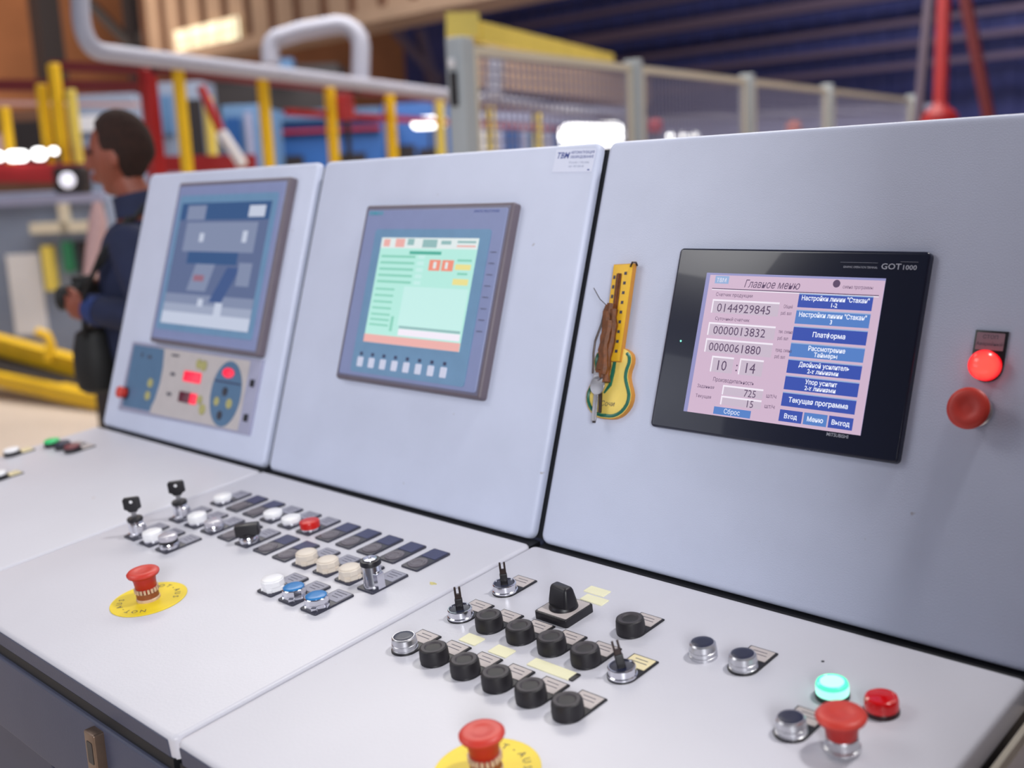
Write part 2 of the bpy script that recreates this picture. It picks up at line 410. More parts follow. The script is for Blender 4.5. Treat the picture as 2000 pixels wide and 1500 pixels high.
for k, l in ((1, 'dark blank plate right next to the leftmost white button, back row'), (2, 'second dark blank plate from the left in the back row'),
             (6, 'dark blank plate directly right of the small red button'), (7, 'second dark blank plate right of the small red button'),
             (8, 'middle one of five dark blank plates right of the red button'), (9, 'dark blank plate last but one at the right end of the back row'),
             (10, 'dark blank plate at the right end of the back row, middle desk')): blank_plate(k, V1, l)
for k, l in ((3, 'dark blank plate just left of the black lever switch, middle row'), (5, 'dark blank plate just right of the black lever switch, middle row'),
             (6, 'dark blank plate just left of the first ivory button, middle row')): blank_plate(k, V2, l)
def key_switch(x, v, label, ang):
    r = on_desk('key_switch', x, v, label, 'key switch', 'key switches with a black key')
    legend(r, 'label')
    m = MB(['chrome'])
    m.lathe([(0.0145, 0.0028), (0.0145, 0.007), (0.0125, 0.008), (0.0122, 0.026), (0.0118, 0.027)], n=32)
    m.prism([(0.004, -0.009), (0.018, -0.008), (0.019, 0.0), (0.018, 0.008), (0.004, 0.009)], 0.0028, 0.024, 0.003)
    m.build('lock_barrel', r)
    m = MB('black_plastic'); m.lathe([(0.0118, 0.026), (0.0128, 0.0275), (0.0128, 0.031), (0.0118, 0.0325), (0.006, 0.0325)], n=28); m.build('collar', r)
    k = empty('key', (0, 0, 0)); 
    m = MB(['key_steel']); m.box((0, 0, 0.038), (0.008, 0.0018, 0.013))
    m.T = None; blade = m.build('key_blade', r)
    m = MB(['black_plastic', 'white_cap'])
    T = Matrix.Rotation(ang, 4, 'Z') @ Matrix.Translation((0, 0.003, 0.042)) @ Matrix.Rotation(math.pi / 2, 4, 'X')
    m.T = T
    m.prism([(-0.006, 0), (0.006, 0), (0.009, 0.004), (0.0135, 0.006), (0.0135, 0.022), (0.011, 0.025), (-0.011, 0.025), (-0.0135, 0.022), (-0.0135, 0.006), (-0.009, 0.004)], 0, 0.006, 0.0012)
    m.T = T
    m.lathe([(0.0026, 0.0061), (0.002, 0.0063)], (0, 0.018, 0), n=14, mi=1)
    m.build('key_head', r)
    blade.rotation_euler = (0, 0, ang)
    bpy.data.objects.remove(k)
    return r
key_switch(xk(0), V2, 'chrome key switch with black key, the farther one, next to a white button', 0.85)
key_switch(xk(0), V3, 'chrome key switch with black key, the nearer one at the far left', 0.85)
octo = 'ivory ribbed buttons on the middle desk'
r = flat_button(xk(1), V2, 'white_cap', 'white flat button right beside the farther key switch', 'white round buttons on the middle desk', tall=0.012)
r = flat_button(xk(1), V3, 'white_cap', 'white flat button right beside the nearer key switch', 'white round buttons on the middle desk', tall=0.013)
def lens_button(x, v, label, dark):
    r = on_desk('indicator_button', x, v, label, 'button')
    legend(r, 'label')
    ring_base(r, 'chrome', 0.0155, 0.008)
    if dark:
        m = MB('black_plastic'); m.lathe([(0.0142, 0.010), (0.0148, 0.0115), (0.0148, 0.0145), (0.0138, 0.0155)], n=32); m.build('collar', r)
    cap(r, 'clear_cap', 0.0148, 0.0155 if dark else 0.009, 0.008, name='lens')
    return r
lens_button(xk(2), V2, 'clear grey lens button in a chrome ring, left of a blank plate', False)
lens_button(xk(2), V3, 'grey topped button with black collar on chrome, near the nearer key switch', True)
r = on_desk('selector_switch', xk(4), V2, 'black lever switch on a chrome ring, middle row of middle desk', 'switch')
legend(r, 'label'); ring_base(r, 'chrome', 0.0155, 0.009)
m = MB('black_plastic'); rz = Matrix.Rotation(0.8, 4, 'Z'); m.T = rz
m.lathe([(0.012, 0.010), (0.011, 0.016)], n=24)
m.prism(rrect(-0.0185, -0.0085, 0.0185, 0.0085, 0.002), 0.014, 0.031, 0.002); m.build('lever', r)
for k, l in ((7, 'leftmost of the three ivory ribbed buttons'), (8, 'middle one of the three ivory ribbed buttons'), (9, 'ivory ribbed button just left of the tall chrome lock')):
    octo_button(xk(k), V2, 'ivory_cap', l, octo)
r = on_desk('key_lock', xk(10), V2, 'tall chrome lock with a black ring and no key, right end of middle row', 'key switch')
legend(r, 'label')
m = MB('chrome'); m.lathe([(0.0145, 0.0028), (0.0145, 0.007), (0.0135, 0.009), (0.0125, 0.033), (0.012, 0.034)], n=32)
m.prism([(0.002, -0.009), (0.0175, -0.006), (0.0175, 0.006), (0.002, 0.009)], 0.0028, 0.026, 0.003); m.build('lock_barrel', r)
m = MB('black_plastic'); m.lathe([(0.0125, 0.033), (0.0145, 0.0345), (0.0145, 0.039), (0.0135, 0.041), (0.010, 0.0412)], n=32); m.build('collar', r)
m = MB('chrome'); m.lathe([(0.0098, 0.0405), (0.0095, 0.043), (0.006, 0.0436), (0.0022, 0.0436), (0.002, 0.046)], n=28); m.build('key_core', r)
octo_button(xk(7.62), V3, 'white_cap', 'white ribbed button left of the two blue ones', 'ribbed buttons in the front row of the middle desk')
octo_button(xk(8.62), V3, 'white_cap', 'left one of the two blue topped buttons', 'ribbed buttons in the front row of the middle desk', top='blue_cap')
octo_button(xk(9.62), V3, 'white_cap', 'right one of the two blue topped buttons', 'ribbed buttons in the front row of the middle desk', top='blue_cap')
# ------------------------------------------------------------------ emergency stops
def stop_button(x, v, label, frame='desk', style='yellow', h=0.046, head=0.0225):
    r = (on_desk if frame == 'desk' else on_door)('emergency_stop_button', x, v, label, 'emergency stop', 'red mushroom stop buttons')
    if style == 'yellow':
        m = MB(['plate_yellow', 'print_blue', 'ink'])
        m.lathe([(0.0525, 0), (0.053, 0.0006), (0.053, 0.0012), (0.0525, 0.0016)], n=64)
        for word, a0 in (('NOT-AUS', 90), ('NOT-AUS', 270)):
            n = len(word); rad = 0.036
            for i, ch in enumerate(word):
                a = math.radians(a0 + ((n - 1) / 2 - i) * 17)
                text(m, ch, rad * math.cos(a), rad * math.sin(a), 0.0018, 0.0115, 2, 'CENTER', rot=a - math.pi / 2)
        m.build('round_plate', r)
    z = 0.0016 if style == 'yellow' else 0.0028
    if style == 'yellow':
        m = MB(['stop_brown', 'stop_ring'])
        m.lathe([(0.0165, z), (0.0165, z + 0.003), (0.0155, z + 0.004), (0.0155, z + 0.012), (0.0165, z + 0.013)], n=36, mids=[1, 1, 0, 0, 0])
        for k in range(20):
            a = 2 * math.pi * k / 20; m.box((0.0158 * math.cos(a), 0.0158 * math.sin(a), z + 0.0155), (0.0022, 0.003, 0.006), 1, Matrix.Rotation(a, 3, 'Z'))
        m.build('collar', r); zs = z + 0.012
    else:
        m = MB('aluminium'); m.lathe([(0.017, z), (0.017, z + 0.003), (0.0152, z + 0.004), (0.0152, z + 0.013), (0.0145, z + 0.014)], n=36); m.build('collar', r); zs = z + 0.011
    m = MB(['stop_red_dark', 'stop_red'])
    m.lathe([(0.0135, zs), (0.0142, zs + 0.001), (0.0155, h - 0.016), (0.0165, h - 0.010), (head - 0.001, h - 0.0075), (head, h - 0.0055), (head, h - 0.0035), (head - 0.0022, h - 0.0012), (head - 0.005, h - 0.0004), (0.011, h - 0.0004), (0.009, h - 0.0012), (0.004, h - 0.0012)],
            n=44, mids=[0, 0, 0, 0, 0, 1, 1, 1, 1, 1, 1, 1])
    m.build('mushroom_head', r)
    return r
stop_button(-0.529, 0.420, 'red mushroom stop on a round yellow plate, middle desk')
stop_button(0.158, 0.432, 'red mushroom stop on a yellow plate, right desk, cut by the bottom edge')
r = stop_button(0.4180, 0.2191, 'red mushroom stop on an aluminium collar beside the red lamp', style='alu', h=0.042, head=0.0235)
stop_button(0.4185, 0.2590, 'dark red mushroom stop on the upright right door, under the lit red lamp', 'door', 'alu', h=0.034, head=0.0225)
# ------------------------------------------------------------------ right desk
def holder(r, insert='insert_light', w=0.0172, back=0.0435, dark='black_plastic'):
    m = MB(dark)
    P = [(w, back), (-w, back), (-w, 0)] + [(w * math.cos(math.radians(a)), w * math.sin(math.radians(a))) for a in range(195, 360, 15)] + [(w, 0)]
    m.prism(P, 0, 0.0022, 0.0006, seg=2)
    h = m.build('label_holder', r)
    m = MB([insert, 'ink']); m.rbox(-w + 0.0022, 0.0185, w - 0.0022, back - 0.0022, 0.0022, 0.0028, 0.0008)
    for l, y in ((0.017, 0.0345), (0.022, 0.0285)): m.rbox(-l / 2, y, l / 2, y + 0.0012, 0.0028, 0.00285, 0, mi=1)
    m.build('label_insert', h)
    return h
def black_button(x, v, label, ringed=False):
    r = on_desk('push_button', x, v, label, 'button', 'black rubber capped buttons')
    holder(r)
    m = MB(['black_rubber', 'black_rubber_top'])
    R = 0.0172
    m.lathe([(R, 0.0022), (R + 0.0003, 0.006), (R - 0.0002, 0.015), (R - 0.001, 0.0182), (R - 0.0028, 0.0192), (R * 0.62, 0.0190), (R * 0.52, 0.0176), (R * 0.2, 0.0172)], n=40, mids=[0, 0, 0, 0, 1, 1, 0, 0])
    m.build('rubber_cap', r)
    return r
g52 = [-0.096, -0.044, 0.008, 0.0585, 0.1095, 0.1615]
for i, l in ((1, 'leftmost of four black buttons in the rear row, right of the near forked key'), (2, 'second from left of the four black buttons in the rear row'),
             (3, 'third from left of the rear row, above the long cream sticker'), (4, 'rightmost black button of the rear row, left of the bent forked key')):
    black_button(g52[i], 0.2232, l)
for i, l in ((1, 'leftmost of five black buttons in the front row, right of a chrome button'), (2, 'second from left of the five black buttons in the front row'),
             (3, 'middle one of the five black buttons in the front row'), (4, 'fourth from left of the five black buttons in the front row'), (5, 'black button at the right end of the front row')):
    black_button(g52[i], 0.3148, l)
black_button(0.1105, 0.1415, 'single black button standing alone behind the rows, right of the rotary switch')
def chrome_button(x, v, label, lab=True, insert='insert_light'):
    r = on_desk('push_button', x, v, label, 'button', 'chrome rimmed buttons with a dark top')
    if lab: holder(r, insert)
    m = MB(['aluminium', 'black_plastic'])
    pr = [(0.0158, 0.0 if not lab else 0.0022), (0.0158, 0.0035), (0.0148, 0.004), (0.0148, 0.0055), (0.0156, 0.006), (0.0156, 0.009), (0.0148, 0.0095), (0.0148, 0.0105), (0.0154, 0.011), (0.0146, 0.0165), (0.0132, 0.018), (0.0128, 0.018)]
    m.lathe(pr, n=40); m.build('collar', r)
    cap(r, 'dark_lens', 0.0130, 0.014, 0.0046, dome=0, name='button_cap')
    return r
chrome_button(g52[0], 0.3155, 'dark topped chrome button at the left end of the front row')
chrome_button(0.2129, 0.1431, 'dark topped chrome button without any label plate, left of its twin', lab=False)
chrome_button(0.2630, 0.1413, 'dark topped chrome button with label plate, right of its bare twin')
chrome_button(0.3650, 0.2195, 'dark topped chrome button just left of the red mushroom stop')
def forked(x, v, label, lean=0.0, insert='insert_light'):
    r = on_desk('forked_switch', x, v, label, 'switch', 'chrome switches with a forked black stem')
    holder(r, insert)
    m = MB('chrome'); m.lathe([(0.0168, 0.0022), (0.0168, 0.004), (0.0156, 0.005), (0.0156, 0.0125), (0.0148, 0.0135), (0.0138, 0.0135), (0.0134, 0.0115)], n=40, cap1=False); m.build('collar', r)
    m = MB('dark_lens'); m.lathe([(0.0134, 0.006), (0.0134, 0.0118), (0.006, 0.0112)], n=32); m.build('socket', r)
    m = MB(['black_plastic', 'dark_iron']); m.T = Matrix.Translation((0, 0, 0.011)) @ Matrix.Rotation(lean, 4, 'Y') @ Matrix.Rotation(0.8, 4, 'Z')
    m.rbox(-0.0048, -0.003, 0.0048, 0.003, 0, 0.0155, 0.001, 0.001)
    m.rbox(-0.0042, -0.0018, 0.0042, 0.0018, 0.015, 0.0215, 0.0008, 0, mi=1)
    m.rbox(-0.0042, -0.0016, -0.0016, 0.0016, 0.0205, 0.031, 0.0005, 0.0005, mi=1)
    m.rbox(0.0016, -0.0016, 0.0042, 0.0016, 0.0205, 0.031, 0.0005, 0.0005, mi=1)
    m.build('forked_stem', r)
    return r
forked(g52[0], 0.2227, 'chrome switch with upright forked stem, left end of the rear row')
forked(g52[0], 0.1414, 'chrome switch with forked stem, farthest back beside the desk seam')
forked(0.1625, 0.2245, 'chrome switch with leaning forked stem and a cream label, right end of rear row', -0.22, 'insert_cream')
# rotary switch
r = on_desk('rotary_switch', 0.0135, 0.1495, 'black rotary switch on a square beige faced base', 'switch')
m = MB(['black_plastic', 'insert_light']); m.rbox(-0.026, -0.026, 0.026, 0.026, 0, 0.0105, 0.003, 0.001, mi=0)
m.rbox(-0.0235, -0.0235, 0.0235, 0.0235, 0.0105, 0.0112, 0.002, mi=1); m.build('base', r)
m = MB('black_plastic'); m.T = Matrix.Rotation(-0.12, 4, 'Z')
m.lathe([(0.0185, 0.0112), (0.018, 0.014), (0.0165, 0.016)], n=32)
L = []
for (a, b, z) in ((0.0175, 0.0115, 0.0155), (0.0172, 0.0105, 0.022), (0.0150, 0.0075, 0.036), (0.0138, 0.0060, 0.039), (0.0125, 0.0045, 0.0400)):
    L.append([(p[0], p[1], z) for p in rrect(-a, -b, a, b, min(a, b) * 0.5)])
m.loops(L); m.build('knob', r)
def sticker(x0, y0, x1, y1, label, hh=0.0012, rot=0.0, endc=None, group='cream label strips'):
    cx, cv = (x0 + x1) / 2, (y0 + y1) / 2
    r = on_desk('label_sticker', cx, cv, label, 'label', group)
    a, b = abs(x1 - x0) / 2, abs(y1 - y0) / 2
    m = MB(['sticker_cream']); m.rbox(-a, -b, a, b, 0, hh, 0.001, 0.0003, seg=1); o = m.build('strip', r)
    r.rotation_euler = (TB, 0, 0)
    if endc:
        m = MB('black_plastic'); m.rbox(a, -b + 0.001, a + 0.006, b - 0.001, 0, 0.0016, 0.001); m.build('end_piece', r)
    return r
sticker(-0.0560, 0.2655, -0.0285, 0.2465, 'left of two short cream label strips between the button rows')
sticker(-0.0050, 0.2665, 0.0235, 0.2475, 'right of two short cream label strips between the button rows')
sticker(0.0548, 0.2640, 0.1170, 0.2470, 'long cream label strip with a black end between the button rows', endc=True)
sticker(-0.0074, 0.0880, 0.0252, 0.0715, 'small cream label strip farthest back, behind the rotary switch')
sticker(0.0030, 0.1080, 0.0385, 0.0920, 'cream label strip right behind the rotary switch, partly under it', endc=None)
def lamp(x, v, label, mats, rad=0.0165):
    r = on_desk('indicator_lamp', x, v, label, 'indicator light', 'round pilot lamps')
    m = MB(mats[0]); m.lathe([(rad + 0.0008, 0), (rad + 0.0008, 0.0035), (rad, 0.005)], n=40); m.build('base_ring', r)
    m = MB(mats[1:]); n = len(mats) > 2
    pr = [(rad, 0.0045), (rad, 0.014), (rad - 0.0012, 0.0168), (rad - 0.0035, 0.0178), (rad - 0.0045, 0.0172), (0.004, 0.0182)]
    m.lathe(pr, n=40, mids=[1 if n else 0, 0, 0, 0, 1 if n else 0, 1 if n else 0]); m.build('lens', r)
    return r
lamp(0.3669, 0.1406, 'lit bright green round lamp at the rear right of the desk', ['lamp_green_base', 'lamp_green', 'lamp_green_core'])
lamp(0.4189, 0.1400, 'unlit glossy red round lamp right of the green lamp', ['lamp_red_base', 'lamp_red_off'])
# red lamp on the door
r = on_door('indicator_lamp', 0.4205, 0.3090, 'glowing red round lamp with label holder on the right door', 'indicator light')
m = MB('black_plastic'); w_ = 0.0172
m.prism([(w_, 0.039), (-w_, 0.039), (-w_, 0)] + [(w_ * math.cos(math.radians(a)), w_ * math.sin(math.radians(a))) for a in range(195, 360, 15)] + [(w_, 0)], 0, 0.003, 0.0006, seg=2)
h = m.build('label_holder', r)
mat('insert_dim', (150, 120, 132), 0.5, noise=0.05)
m = MB(['insert_dim', 'ink']); m.rbox(-0.0148, 0.0175, 0.0148, 0.0365, 0.003, 0.0036, 0.001)
text(m, 'СТОП', 0, 0.0300, 0.0037, 0.0058, 1, 'CENTER'); text(m, 'Аварийный', 0, 0.0225, 0.0037, 0.0052, 1, 'CENTER'); m.build('label_insert', h)
m = MB(['lamp_red_glow'])
m.lathe([(0.0165, 0.003), (0.0168, 0.010)] + [(0.0168 * math.cos(a * math.pi / 20), 0.010 + 0.0125 * math.sin(a * math.pi / 20)) for a in range(1, 10)], n=40); m.build('lens', r)
# left desk
def left_button(x, v, mt, label, lab=True):
    r = on_desk('push_button', x, v, label, 'button', 'buttons on the left desk')
    if lab: holder(r, 'insert_cream' if mt == 'white_cap' else 'insert_light')
    m = MB('black_plastic'); m.lathe([(0.0175, 0.002 if lab else 0), (0.0175, 0.008), (0.016, 0.0095)], n=32); m.build('collar', r)
    cap(r, mt, 0.0160, 0.009, 0.006)
    return r
mat('maroon_cap', (120, 60, 66), 0.4, noise=0.05)
left_button(-1.480, 0.1380, 'green_cap', 'green round button on the far left desk', lab=False)
left_button(-1.4345, 0.1345, 'dark_lens', 'black button between the green and the maroon one, far left desk')
left_button(-1.3880, 0.1345, 'maroon_cap', 'maroon button with label plate, rightmost of the far left group')
left_button(-1.5080, 0.2150, 'white_cap', 'white button alone on the far left desk, in front of the green one')
left_button(-1.3600, 0.3020, 'white_cap', 'white button cut by the left edge of the photo')

# ------------------------------------------------------------------ displays
def display_frame(r, w, h, t, bev, mats=('frame_grey', 'frame_side'), rad=0.006, face='face_lavender'):
    m = MB([mats[0], mats[1]])
    o = rrect(0, 0, w, h, rad)
    m.prism(o, 0, t, bev, 3, mi=1)
    m.m[-1] = 0
    b = m.build('bezel', r)
    m = MB(face); m.rbox(bev + 0.004, bev + 0.004, w - bev - 0.004, h - bev - 0.004, t, t + 0.0012, 0.004, 0.0006, seg=1); fp = m.build('face_plate', r)
    return b, fp
# left display (15 inch)
r = on_door('operator_panel', -1.356, 0.2055, 'large grey framed screen with dim bluish image, left door', 'touch panel', 'grey framed operator screens')
Wd, Hd, T = 0.424, 0.3565, 0.017
display_frame(r, Wd, Hd, T, 0.006)
m = MB('face_blue'); m.rbox(0.022, 0.030, 0.397, 0.325, T + 0.0012, T + 0.0020, 0.006); m.build('inner_frame', r)
m = MB(['scr_off', 'scr1_dark', 'scr1_mid', 'scr1_light', 'scr1_blue', 'scr1_red', 'scr1_reflection'])
z = T + 0.002; sx0, sy0, sx1, sy1 = 0.038, 0.0445, 0.380, 0.3075
m.rbox(sx0, sy0, sx1, sy1, z, z + 0.0006, 0)
def q(x0, y0, x1, y1, mi, dz=0.0007, sk=0.0):
    m.add([(sx0 + x0 * (sx1 - sx0), sy0 + y0 * (sy1 - sy0), z + dz), (sx0 + x1 * (sx1 - sx0), sy0 + y0 * (sy1 - sy0), z + dz), (sx0 + (x1 + sk) * (sx1 - sx0), sy0 + y1 * (sy1 - sy0), z + dz), (sx0 + (x0 + sk) * (sx1 - sx0), sy0 + y1 * (sy1 - sy0), z + dz)], [(0, 1, 2, 3)], mi)
q(0.0, 0.86, 1, 1, 4); q(0.08, 0.86, 0.30, 0.98, 2, 0.0009); q(0.78, 0.88, 0.95, 0.97, 3, 0.0009)
q(0.10, 0.60, 0.90, 0.84, 2); q(0.18, 0.5, 0.75, 0.60, 4, 0.0009); q(0.24, 0.28, 0.46, 0.50, 2, 0.0009, 0.06); q(0.52, 0.20, 0.66, 0.48, 1, 0.0009, 0.14)
q(0.30, 0.36, 0.42, 0.41, 5, 0.0011); q(0.28, 0.68, 0.33, 0.75, 3, 0.0011); q(0.76, 0.68, 0.81, 0.77, 3, 0.0011); q(0.78, 0.34, 0.92, 0.52, 2, 0.0011)
q(0.0, 0.0, 1.0, 0.10, 3); q(0.0, 0.10, 1.0, 0.17, 6); q(0.0, 0.17, 1.0, 0.25, 2); q(0.40, 0.16, 0.46, 0.22, 3, 0.0011); q(0.6, 0.10, 0.68, 0.2, 3, 0.0011)  # pale bottom bands paint the reflection on the glass as screen glow
m.build('screen', r)
# middle display
r = on_door('operator_panel', -0.6835, 0.1885, 'grey framed screen with mint green image, middle door', 'touch panel', 'grey framed operator screens')
Wd, Hd, T = 0.3645, 0.3125, 0.016
display_frame(r, Wd, Hd, T, 0.006)
m = MB(['teal_print', 'print_blue']); text(m, 'SIEMENS', 0.014, Hd - 0.019, T + 0.0015, 0.0095, 0, sx=1.1, bold=0.02)
text(m, 'SIMATIC MULTI PANEL', Wd - 0.085, Hd - 0.017, T + 0.0015, 0.0058, 1); m.build('maker_lettering', r)
m = MB('face_blue'); m.rbox(0.042, 0.016, 0.328, 0.268, T + 0.0012, T + 0.0020, 0.006); m.build('inner_frame', r)
z = T + 0.002; sx0, sy0, sx1, sy1 = 0.0640, 0.0700, 0.3040, 0.2530
m = MB(['scr_mint', 'scr_mint_light', 'scr_mint_line', 'scr_teal', 'scr_red', 'scr_yellow', 'scr_rose', 'scr_gray', 'scr_pale', 'scr_white'])
m.rbox(sx0, sy0, sx1, sy1, z, z + 0.0006, 0)
q(0, 0.90, 1, 1, 8); q(0.03, 0.915, 0.10, 0.985, 6, 0.0009); q(0.16, 0.91, 0.26, 0.99, 6, 0.0009); q(0.29, 0.93, 0.36, 0.99, 7, 0.0009); q(0.45, 0.91, 0.60, 0.985, 7, 0.0009)
q(0.64, 0.94, 0.74, 0.975, 7, 0.0009); q(0.80, 0.955, 0.98, 0.975, 7, 0.0009); q(0.80, 0.92, 0.98, 0.935, 6, 0.0009)
q(0.33, 0.845, 0.66, 0.875, 3, 0.0009)
for k, y in enumerate((0.81, 0.75, 0.69, 0.63, 0.57)):
    q(0.03, y, 0.40, y + 0.022, 2, 0.0009); q(0.43, y - 0.005, 0.50, y + 0.03, 1, 0.0009)
q(0.555, 0.70, 0.67, 0.80, 4, 0.0009); q(0.685, 0.70, 0.80, 0.80, 4, 0.0009); q(0.60, 0.72, 0.63, 0.78, 8, 0.0011); q(0.72, 0.72, 0.745, 0.78, 8, 0.0011)
q(0.82, 0.715, 0.97, 0.765, 5, 0.0009); q(0.82, 0.58, 0.97, 0.635, 5, 0.0009); q(0.83, 0.79, 0.97, 0.81, 2, 0.0009); q(0.85, 0.67, 0.95, 0.69, 2, 0.0009)
q(0.34, 0.18, 0.985, 0.545, 1, 0.0009)
for y in (0.50, 0.44, 0.38, 0.32, 0.26, 0.21, 0.16): q(0.03, y, 0.24, y + 0.018, 2, 0.0009)
q(0.26, 0.12, 0.29, 0.26, 2, 0.0009); q(0.36, 0.155, 0.98, 0.178, 7, 0.0009); q(0.36, 0.09, 0.985, 0.15, 9, 0.0009); q(0, 0, 1, 0.075, 6, 0.0009)
m.build('screen', r)
for k in range(8):
    x = 0.0645 + k * 0.0302
    m = MB(['insert_navy', 'face_lavender', 'sticker_white']); m.rbox(x - 0.0075, 0.026, x + 0.0075, 0.043, T + 0.002, T + 0.0028, 0.002, 0.0004, seg=1, mi=2)
    m.rbox(x - 0.0032, 0.046, x + 0.0038, 0.0515, T + 0.002, T + 0.0026, 0.001, mi=0); m.build('function_key', r)
m = MB(['frame_grey', 'face_lavender'])
for k in range(8):
    for e in (0, 1): m.rbox(0.333 + e * 0.0005, 0.105 + k * 0.018, 0.346, 0.1055 + k * 0.018 + 0.0006, T + 0.0012, T + 0.0015, 0)
m.build('side_marks', r)
# right display, black frame
r = on_door('operator_panel', 0.0005, 0.1895, 'black framed screen with a pink menu page, right door', 'touch panel')
Wd, Hd, T = 0.3425, 0.2435, 0.010
m = MB(['got_black']); m.prism(rrect(0, 0, Wd, Hd, 0.006), 0, T, 0.003, 3); m.build('bezel', r)
m = MB(['got_text'])
text(m, 'GOT', 0.2865, 0.2215, T + 0.0003, 0.0098, 0, sx=1.15, bold=0.012); text(m, '1000', 0.3115, 0.2215, T + 0.0003, 0.0078, 0, sx=1.15, bold=0.01)
text(m, 'GRAPHIC OPERATION TERMINAL', 0.2395, 0.2218, T + 0.0003, 0.0036, 0, sx=0.8)
m.rbox(0.235, 0.2285, 0.282, 0.2287, T, T + 0.0003, 0); m.rbox(0.309, 0.2305, 0.330, 0.2307, T, T + 0.0003, 0)
text(m, 'MITSUBISHI', 0.253, 0.0205, T + 0.0003, 0.0058, 0, sx=0.95, bold=0.01); m.build('maker_lettering', r)
m = MB('led_green'); m.lathe([(0.0013, T), (0.0010, T + 0.0008)], (0.0265, 0.1175, 0), n=12); m.build('power_light', r)
z = T; sx0, sy0 = 0.0495, 0.0260; SW, SH = 0.2455, 0.1845; sx1, sy1 = sx0 + SW, sy0 + SH
m = MB(['scr_edge', 'scr_pink', 'scr_pink_light', 'scr_white', 'scr_blue', 'scr_blue_lit', 'scr_ink', 'scr_text', 'scr_logo', 'scr_box'])
m.rbox(sx0, sy0, sx1, sy1, z, z + 0.0005, 0)
q(0.025, 0.0, 1.0, 0.985, 1, 0.0007)
q(0.06, 0.925, 0.145, 0.98, 8, 0.0009)
X = lambda u: sx0 + u * SW
Y = lambda v: sy0 + v * SH
def tx(s, u, v, size, mi=6, align='LEFT', sx=1.0, **k): text(m, s, X(u), Y(v), z + 0.0011, size * 0.93, mi, align, sx * 0.93, **k)
tx('ТВМ', 0.07, 0.935, 0.008, 3)
tx('Главное меню', 0.24, 0.905, 0.0150, 6, sx=0.86, shear=0.25)
m.lathe([(0.0048, z + 0.0007), (0.0046, z + 0.0011)], (X(0.755), Y(0.955), 0), n=18, mi=6)
tx('смена программы', 0.79, 0.925, 0.0066, 6, sx=0.75)
q(0.05, 0.885, 0.98, 0.891, 6, 0.0009); q(0.05, 0.878, 0.98, 0.884, 3, 0.0009)
tx('Счетчик продукции', 0.08, 0.835, 0.0070, 6, sx=0.95)
def box(u0, v0, u1, v1):
    q(u0, v0, u1, v1, 9, 0.0009); q(u0, v1, u1, v1 + 0.012, 3, 0.0010); q(u0 - 0.008, v0, u0, v1 + 0.012, 3, 0.0010)
box(0.075, 0.715, 0.465, 0.80); tx('0144929845', 0.10, 0.725, 0.0170, 6, sx=1.08)
tx('Общий', 0.49, 0.775, 0.0066, sx=0.66); tx('раб. вал', 0.48, 0.730, 0.0066, sx=0.66)
tx('Суточный счетчик', 0.10, 0.665, 0.0066, 6)
box(0.075, 0.555, 0.465, 0.635); tx('0000013832', 0.10, 0.566, 0.0165, 6, sx=1.08)
tx('тек. смена', 0.485, 0.605, 0.0066, sx=0.66); tx('раб. вал', 0.485, 0.560, 0.0066, sx=0.66)
box(0.075, 0.435, 0.465, 0.520); tx('0000061880', 0.09, 0.447, 0.0165, 6, sx=1.08)
tx('пред. смена', 0.485, 0.480, 0.0066, sx=0.66); tx('раб. вал', 0.485, 0.435, 0.0066, sx=0.66)
box(0.13, 0.300, 0.255, 0.400); tx('10', 0.15, 0.315, 0.0200, 6); tx(':', 0.272, 0.320, 0.0200, 6); box(0.300, 0.300, 0.43, 0.400); tx('14', 0.32, 0.315, 0.0200, 6)
tx('Производительность', 0.15, 0.235, 0.0080, 6, sx=0.85)
box(0.225, 0.150, 0.455, 0.205); tx('725', 0.345, 0.153, 0.0140, 6); tx('шт/ч', 0.475, 0.165, 0.0080)
box(0.225, 0.080, 0.455, 0.130); tx('15', 0.365, 0.083, 0.0140, 6); tx('шт/ч', 0.475, 0.095, 0.0080)
tx('Заданная', 0.06, 0.180, 0.0066); tx('Текущая', 0.06, 0.110, 0.0066)
q(0.185, 0.010, 0.405, 0.062, 5, 0.0009); tx('Сброс', 0.295, 0.022, 0.0090, 7, 'CENTER')
rows = [('Настройки линии "Стакан"', '1-2'), ('Настройки линии "Стакан"', '3'), ('Платформа', None), ('Рассмотрение', 'Таймеры'),
        ('Двойной усилитель', '2-х линиями'), ('Упор усилит', '2-х линиями'), ('Текущая программа', None)]
for k, (a_, b_) in enumerate(rows):
    v0 = 0.787 - k * 0.1105; q(0.565, v0, 0.955, v0 + 0.092, 4 if k % 2 == 0 or k > 4 else 5, 0.0009)
    q(0.565, v0 + 0.087, 0.955, v0 + 0.094, 8, 0.0010)
    if b_: tx(a_, 0.76, v0 + 0.049, 0.0086, 7, 'CENTER', sx=0.92, bold=0.02); tx(b_, 0.76, v0 + 0.010, 0.0080, 7, 'CENTER', bold=0.02)
    else: tx(a_, 0.76, v0 + 0.030, 0.0090, 7, 'CENTER', bold=0.02)
for u0, u1, s_ in ((0.565, 0.690, 'Вход'), (0.698, 0.822, 'Меню'), (0.830, 0.955, 'Выход')):
    q(u0, 0.022, u1, 0.100, 5 if s_ == 'Меню' else 4, 0.0009); tx(s_, (u0 + u1) / 2, 0.045, 0.0086, 7, 'CENTER', bold=0.02)
m.build('screen', r)
